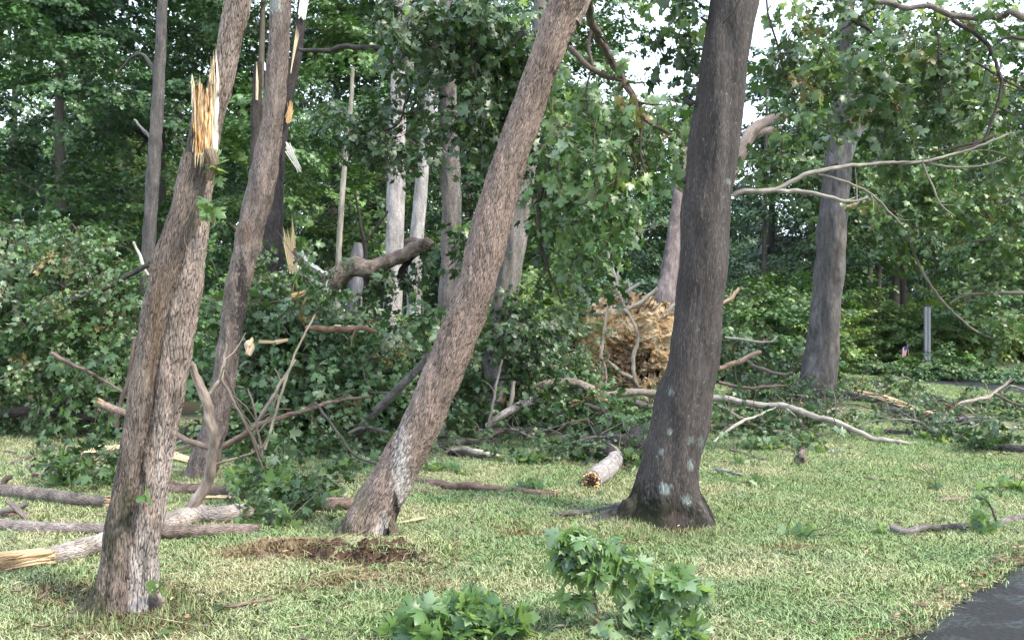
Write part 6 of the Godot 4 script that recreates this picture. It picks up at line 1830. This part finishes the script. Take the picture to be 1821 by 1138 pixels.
	part("trunk", tube([tx + Vector3(0, -0.1, 0), tx + Vector3(0.1, 2.5, 0), tx + Vector3(0, 5.0, 0), tx + Vector3(0.1, 10.0, 0)], [0.24, 0.19, 0.16, 0.05], 20, 0.14, mottled(Color(0.2, 0.17, 0.15), 0.25), 0.1, 0.3).mesh(), m_bark["furrowed"], t)
	for q in [[[1850, 330, d, 5], [1760, 370, d, 4], [1690, 385, d, 3.4], [1620, 380, d, 2.6], [1560, 370, d, 1.6]], [[1850, 300, d, 4], [1780, 310, d, 3.4], [1700, 330, d, 2.6], [1640, 350, d, 1.8]], [[1612, 400, d, 2], [1622, 440, d, 2.2], [1645, 490, d, 2.4], [1672, 530, d, 2.4], [1700, 560, d, 2.2], [1740, 590, d, 1.8], [1800, 615, d, 1.5]], [[1850, 520, d, 4], [1780, 520, d, 3.4], [1720, 525, d, 2.4], [1690, 540, d, 1.6]], [[1850, 430, d, 4], [1790, 425, d, 3], [1720, 430, d, 2]]]:
		tree_trunk(t, "limb", q, "smooth", mottled(Color(0.22, 0.19, 0.16), 0.25), 8, 0.08, 0.12, 0.0, 6)
	blobs = [[1600, 350, d, 80, 20, 0.9], [1700, 365, d, 90, 22, 1.0], [1780, 330, d, 70, 30, 0.9], [1640, 400, d, 70, 18, 0.8], [1750, 415, d, 60, 14, 0.8], [1560, 385, d, 40, 12, 0.6], [1790, 440, d, 40, 14, 0.6], [1720, 520, d, 44, 14, 0.5], [1760, 560, d, 40, 18, 0.5], [1800, 600, d, 30, 16, 0.4], [1640, 310, d, 80, 22, 0.9], [1700, 290, d, 80, 20, 0.9], [1560, 320, d + 0.8, 60, 20, 0.8]]
	foliage(t, blobs, 140, 250, 0.09, 0.15, 1.6, false, 0.3)

func build_near_branch() -> void:
	# a fresh broken branch on the nearest grass
	var t := thing("fallen_branch", "dark-leaved maple branch lying on the nearest grass", "branch", gr(810, 1110))
	rg.seed = 70
	for q in [[[700, 1125, 4.68, 4], [760, 1105, 4.7, 4.4], [820, 1110, 4.7, 4.6], [880, 1115, 4.68, 4.4], [950, 1122, 4.64, 4], [1010, 1124, 4.64, 5]], [[810, 1108, 4.7, 3], [800, 1080, 4.75, 2.4], [806, 1060, 4.78, 1.8]], [[760, 1105, 4.7, 2.4], [740, 1090, 4.7, 2]], [[880, 1115, 4.68, 2.4], [890, 1100, 4.66, 2], [905, 1092, 4.65, 1.6]]]:
		tree_trunk(t, "stem", q, "smooth", mottled(Color(0.20, 0.13, 0.12), 0.25), 9, 0.03, 0.12, 0.0, 4)
	foliage(t, [[720, 1100, 4.66, 36, 20, 0.10], [770, 1095, 4.62, 40, 28, 0.12], [820, 1090, 4.66, 45, 30, 0.14], [800, 1070, 4.75, 30, 20, 0.10], [855, 1080, 4.72, 24, 18, 0.10], [880, 1115, 4.55, 50, 20, 0.10], [780, 1128, 4.5, 60, 16, 0.10], [910, 1105, 4.58, 26, 18, 0.08]], 150, 0, 0.105, 0.1, 1.15, true)
	t = thing("fallen_branch", "upright maple shoot with a bare stem and fresh leaves, nearest of all on the grass", "branch", gr(1056, 1120))
	rg.seed = 71
	var d := 4.66
	for q in [[[1000, 1126, d, 5], [1030, 1122, d, 5.4], [1052, 1116, d, 5.2], [1062, 1100, d, 4.4], [1058, 1075, d, 3.6], [1056, 1050, d, 3.4], [1052, 1030, d, 3.2], [1050, 1000, d, 2.8], [1052, 970, d, 2]], [[1054, 1035, d, 2.6], [1030, 1015, d, 2.2], [1012, 990, d, 1.8]], [[1056, 1040, d, 2.6], [1080, 1020, d, 2.2], [1100, 1000, d, 1.8]], [[1050, 1118, d, 4], [1080, 1122, d, 4], [1120, 1124, d, 3.4], [1160, 1110, d, 3], [1190, 1080, d, 2.4]]]:
		tree_trunk(t, "stem", q, "smooth", mottled(Color(0.22, 0.14, 0.13), 0.25), 9, 0.02, 0.12, 0.0, 4)
	foliage(t, [[1010, 968, d, 28, 28, 0.10], [1045, 965, d, 40, 30, 0.14], [1090, 980, d, 38, 26, 0.12], [1122, 998, d, 24, 20, 0.08], [1018, 1005, d, 32, 20, 0.10], [1075, 1008, d - 0.05, 40, 18, 0.12], [1030, 1060, d, 20, 20, 0.06], [998, 1046, d, 12, 10, 0.05], [1105, 1036, d, 16, 14, 0.05], [1066, 935, d, 10, 10, 0.04], [1010, 945, d, 18, 8, 0.05]], 140, 0, 0.105, 0.5, 1.7, true)
	t = thing("fallen_branch", "bushy clump of wilting maple leaves beside the upright shoot", "branch", gr(1180, 1130))
	rg.seed = 72
	for q in [[[1120, 1130, d, 4], [1150, 1095, d, 3.6], [1180, 1070, d, 3], [1205, 1040, d, 2.4], [1215, 1020, d, 1.6]], [[1150, 1095, d, 3], [1135, 1070, d, 2.4]], [[1175, 1075, d, 2.6], [1215, 1080, d, 2.2], [1240, 1100, d, 1.8]]]:
		tree_trunk(t, "stem", q, "smooth", mottled(Color(0.20, 0.14, 0.12), 0.25), 9, 0.02, 0.12, 0.0, 4)
	foliage(t, [[1160, 1060, d, 34, 30, 0.12], [1205, 1040, d, 34, 28, 0.12], [1235, 1055, d, 14, 22, 0.07], [1180, 1100, d, 50, 34, 0.14], [1225, 1105, d, 30, 26, 0.10], [1130, 1120, d - 0.05, 36, 18, 0.10], [1190, 1130, d - 0.1, 60, 14, 0.12], [1130, 1080, d, 16, 20, 0.07], [1080, 1128, d - 0.08, 40, 12, 0.08]], 210, 0, 0.105, 0.55, 1.6, true)

func build_far_side() -> void:
	# hedge beyond the road
	var hedge := [[1340, 35.0, 4.4, 4.0, "hedge bush nearest the big dark maple"], [1450, 36.0, 4.2, 3.6, "hedge bush right behind the lone grey maple"], [1560, 36.0, 4.2, 3.4, "hedge bush in the middle of the row, before the dark gap"], [1660, 36.0, 4.2, 3.3, "hedge bush behind the grey post"], [1760, 36.0, 4.2, 3.2, "hedge bush in deep shade beyond the post"], [1860, 37.0, 4.6, 3.5, "last hedge bush, by the road's far bend"]]
	for k in hedge.size():
		var q = hedge[k]
		bush(q[4], q[0], q[1], q[2], q[3], 420, YELLOWED, 400 + k, 0.75, "hedge_bush")
	rg.seed = 90
	var d := 32.5
	var p := at(1650, 569, d)
	var t := thing("grey_post", "tall weathered grey post standing before the hedge", "post", Vector3(p.x, 0, p.z))
	for s in [-1.0, 1.0]:
		var bx := BoxMesh.new()
		bx.size = Vector3(0.085, 2.15, 0.12)
		var o := part("upright", bx, plain(Color(0.30, 0.29, 0.31), 0.8), t)
		o.position = Vector3(s * 0.058, 1.06, 0)
	var cp := BoxMesh.new()
	cp.size = Vector3(0.22, 0.07, 0.15)
	part("cap", cp, plain(Color(0.04, 0.04, 0.045), 0.6), t).position = Vector3(0, 2.17, 0)
	var gap_shade := BoxMesh.new()  # near-black strip painting the shade in the gap between the uprights
	gap_shade.size = Vector3(0.035, 2.0, 0.05)
	part("gap_shade_strip", gap_shade, plain(Color(0.05, 0.05, 0.055), 0.8), t).position = Vector3(0, 1.0, -0.02)
	# a small flag stuck in the ground
	p = at(1612, 569, 32.0)
	t = thing("small_flag", "small red, white and blue flag drooping on a stick by the road", "flag", Vector3(p.x, 0, p.z))
	part("flag_pole", tube([Vector3(p.x + 0.12, -0.05, p.z), Vector3(p.x + 0.10, 0.4, p.z), Vector3(p.x + 0.06, 0.78, p.z)], [0.012, 0.011, 0.009], 7, 0.2, Color(0.4, 0.32, 0.2)).mesh(), m_plain, t)
	for k in 9:
		var acc := Acc.new()
		var u0 := k / 9.0
		var c := Color(0.55, 0.04, 0.06) if k % 2 == 0 else Color(0.8, 0.78, 0.78)
		for j in 7:
			var v := j / 6.0
			for e in 2:
				var u := u0 + e / 9.0
				acc.v.append(Vector3(p.x + 0.06 - 0.20 * u - 0.06 * v * (1 - u), 0.74 - 0.36 * v - 0.10 * u, p.z + 0.035 * sin(u * 9.0 + v * 2.0)))
				acc.n.append(Vector3(0, 0, 1))
				acc.c.append(Color(0.04, 0.05, 0.20) if (k < 5 and j < 3) else c)
				acc.uv.append(Vector2(u, v))
		for j in 6:
			var b := j * 2
			acc.i.append_array(PackedInt32Array([b, b + 2, b + 1, b + 1, b + 2, b + 3]))
		part("stripe", acc.mesh(), m_plain, t)
	# bush of broken boughs on the road's edge
	bush("light-green broken bough heaped on the road's edge under the grey post", 1660, 24.5, 1.5, 1.05, 70, BRIGHT, 450, 0.5, "bough_heap")
	bush("small bough heap on the road's edge near the flag", 1560, 26.5, 1.3, 0.7, 40, BRIGHT, 451, 0.5, "bough_heap")
	bush("low bough heap at the road's far bend", 1790, 23.0, 1.6, 0.5, 40, GREENS, 452, 0.5, "bough_heap")
	bush("wilted bough heap against the lone grey maple's far side", 1400, 20.0, 1.6, 0.9, 60, GREENS, 453, 0.5, "bough_heap")

func plain(c: Color, r: float) -> StandardMaterial3D:
	var m := StandardMaterial3D.new()
	m.albedo_color = srgb(c)
	m.roughness = r
	return m

# thin broken boughs with wilting leaves that litter the lawn's far side
func build_strewn_boughs() -> void:
	rg.seed = 123
	var marks := [["the lone grey maple", gr(1447, 716)], ["the big dark maple", gr(1185, 925)], ["the long slab of bright split wood", gr(1570, 708)], ["the longest dark log on the far lawn", gr(1690, 748)], ["the short black log at the lawn's edge", gr(1800, 800)], ["the hooked twig", gr(1430, 810)], ["the torn-ended grey-white log", gr(1075, 835)], ["the bark-stripped pale stick", gr(850, 805)], ["the root plate", at(1118, 612, 19.5)], ["the slender maple", gr(358, 850)], ["the leaning maple", gr(652, 960)], ["the straight grey branch by the heap", gr(880, 769)], ["the mossy dark stick", gr(1630, 772)]]
	var ranks := ["closest to", "second closest to", "third closest to", "fourth closest to", "fifth closest to", "sixth closest to", "seventh closest to", "eighth closest to"]
	var count := {}
	var all := []
	for zone in [[30, 1275, 1830, 12.0, 19.0], [16, 790, 1170, 11.2, 14.5], [8, 400, 760, 10.6, 12.0], [8, 1280, 1440, 14.5, 19.5]]:
		for k in int(zone[0]):
			var d := rg.randf_range(zone[3], zone[4])
			var x := (rg.randf_range(zone[1], zone[2]) - CX) / F * d
			if drive_dist(x, -d) < DRIVE_HALF + 0.3:
				continue
			var p := Vector3(x, 0, -d)
			var best := 0
			for j in marks.size():
				var m: Vector3 = marks[j][1]
				if Vector2(m.x - x, m.z + d).length() < Vector2(marks[best][1].x - x, marks[best][1].z + d).length():
					best = j
			all.append([best, Vector2(marks[best][1].x - x, marks[best][1].z + d).length(), p])
	all.sort_custom(func(a, b): return a[1] < b[1])
	for e in all:
		var m: int = e[0]
		var n: int = count.get(m, 0)
		if n >= ranks.size():
			continue
		count[m] = n + 1
		var p: Vector3 = e[2]
		var pale := rg.randf() < 0.45
		var t := thing("strewn_bough", "%s wilting bough, %s %s" % ["pale-barked" if pale else "dark-barked", ranks[n], marks[m][0]], "fallen branch", p, "thin broken boughs strewn over the far lawn")
		var c := Color(0.44, 0.38, 0.32) * rg.randf_range(0.8, 1.2) if pale else Color(0.17, 0.135, 0.11) * rg.randf_range(0.7, 1.4)
		var a := rg.randf() * TAU
		var dirv := Vector3(cos(a), 0, sin(a) * 0.6).normalized()
		var L := rg.randf_range(0.8, 1.9)
		var pts := []
		var rr := []
		var q := p - dirv * L * 0.5
		for k in 6:
			pts.append(Vector3(q.x, 0.03 + 0.16 * sin(PI * k / 5.0) * rg.randf_range(0.3, 1.5), q.z))
			rr.append(0.020 * (1.0 - 0.14 * k) * rg.randf_range(0.8, 1.15))
			q += (dirv + Vector3(rg.randf_range(-0.35, 0.35), 0, rg.randf_range(-0.35, 0.35))) * L / 5.0
		part("stem", tube(pts, rr, 8, 0.05, mottled(c, 0.3), 0.14, 0.0, null, int(p.x * 50.0)).mesh(), m_bark["smooth"], t)
		var xf := [[], [], [], []]
		var cs := [[], [], [], []]
		for k in 5:
			var i0 := 1 + rg.randi() % 4
			var s: Vector3 = pts[i0]
			var o := (dirv * rg.randf_range(0.2, 1.0) + Vector3(rg.randf_range(-1, 1), rg.randf_range(0.0, 0.8), rg.randf_range(-1, 1))).normalized()
			var l2 := rg.randf_range(0.25, 0.6)
			var mid := s + o * l2 * 0.5 + rand_dir() * 0.05
			var tip := s + o * l2 + Vector3(0, -0.06, 0) + rand_dir() * 0.08
			mid.y = maxf(mid.y, 0.03)
			tip.y = maxf(tip.y, 0.03)
			part("side_branch", tube([s, mid, tip], [rr[i0] * 0.6, rr[i0] * 0.42, 0.003], 6, 0.05, c * rg.randf_range(0.8, 1.2)).mesh(), m_bark["smooth"], t)
			for h in rg.randi_range(0, 2):
				var j := rg.randi() % 4
				var tp := o * 0.6 + rand_dir() * 0.6
				tp.y = -absf(tp.y) * 0.4 if tip.y > 0.2 else 0.05
				xf[j].append(Transform3D(leaf_basis(tp, rand_dir() * 0.8 + Vector3(0, 1.0, 0.1), rg.randf_range(0.35, 0.65)), s.lerp(tip, rg.randf_range(0.6, 1.0))))
				cs[j].append(leaf_tint(1.45, 0.1))
		for j in 4:
			multi("foliage", sprays[j], xf[j], cs[j], m_leaf_mm, t)

func build_scatter() -> void:
	rg.seed = 99
	var marks := [["the double maple's foot", gr(225, 1085)], ["the leaning maple's cracked base", gr(652, 960)], ["the big dark maple's root flare", gr(1185, 925)], ["the upright maple shoot", gr(1056, 1120)], ["the nearest dark-leaved branch", gr(810, 1110)], ["the grey branch by the drive", gr(1700, 938)], ["the drive's edge", gr(1750, 1040)], ["the torn-ended grey-white log", gr(1060, 850)], ["the hooked twig", gr(1430, 810)], ["the forked grey log", gr(420, 930)], ["the heaved dark turf", gr(560, 1000)], ["the flat green sprig", gr(1420, 960)]]
	var ranks := ["closest to", "second closest to", "third closest to", "fourth closest to", "fifth closest to", "sixth closest to", "seventh closest to", "eighth closest to"]
	var all := []
	for k in 60:
		var d := 4.4 + 9.0 * pow(rg.randf(), 1.3)
		var x := rg.randf_range(-0.55, 0.57) * d
		var mi: int = [0, 0, 1, 5, 5, 2, 4][rg.randi() % 7]
		var q := [x, d, mi, rg.randi() % 4, rg.randf() * TAU, rg.randf_range(0.045, 0.085), rg.randf_range(-0.1, 0.25)]
		if drive_dist(x, -d) > DRIVE_HALF + 0.1:
			all.append(q)
	for m in marks.size():
		var own := []
		for q in all:
			var best := 0
			var p := Vector3(q[0], 0, -q[1])
			for j in marks.size():
				if p.distance_to(marks[j][1]) < p.distance_to(marks[best][1]):
					best = j
			if best == m:
				own.append([p.distance_to(marks[m][1]), q])
		own.sort_custom(func(a, b): return a[0] < b[0])
		for j in mini(own.size(), ranks.size()):
			var q = own[j][1]
			var o := MeshInstance3D.new()
			o.mesh = leaf_hi[q[3]]
			o.material_override = m_leaf[q[2]]
			o.name = numbered("fallen_leaf")
			add_child(o)
			o.transform = Transform3D(Basis(Vector3.UP, q[4]) * leaf_basis(Vector3(0, q[6], -1), Vector3(0.3 * sin(q[4]), 1, 0), q[5]), Vector3(q[0], height(q[0], -q[1]) + 0.035, -q[1]))
			tag(o, "%s loose maple leaf on the grass, %s %s" % [["dark green", "green", "light green", "light green", "pale", "blackish"][q[2]], ranks[j], marks[m][0]], "leaf", "loose leaves strewn over the lawn")
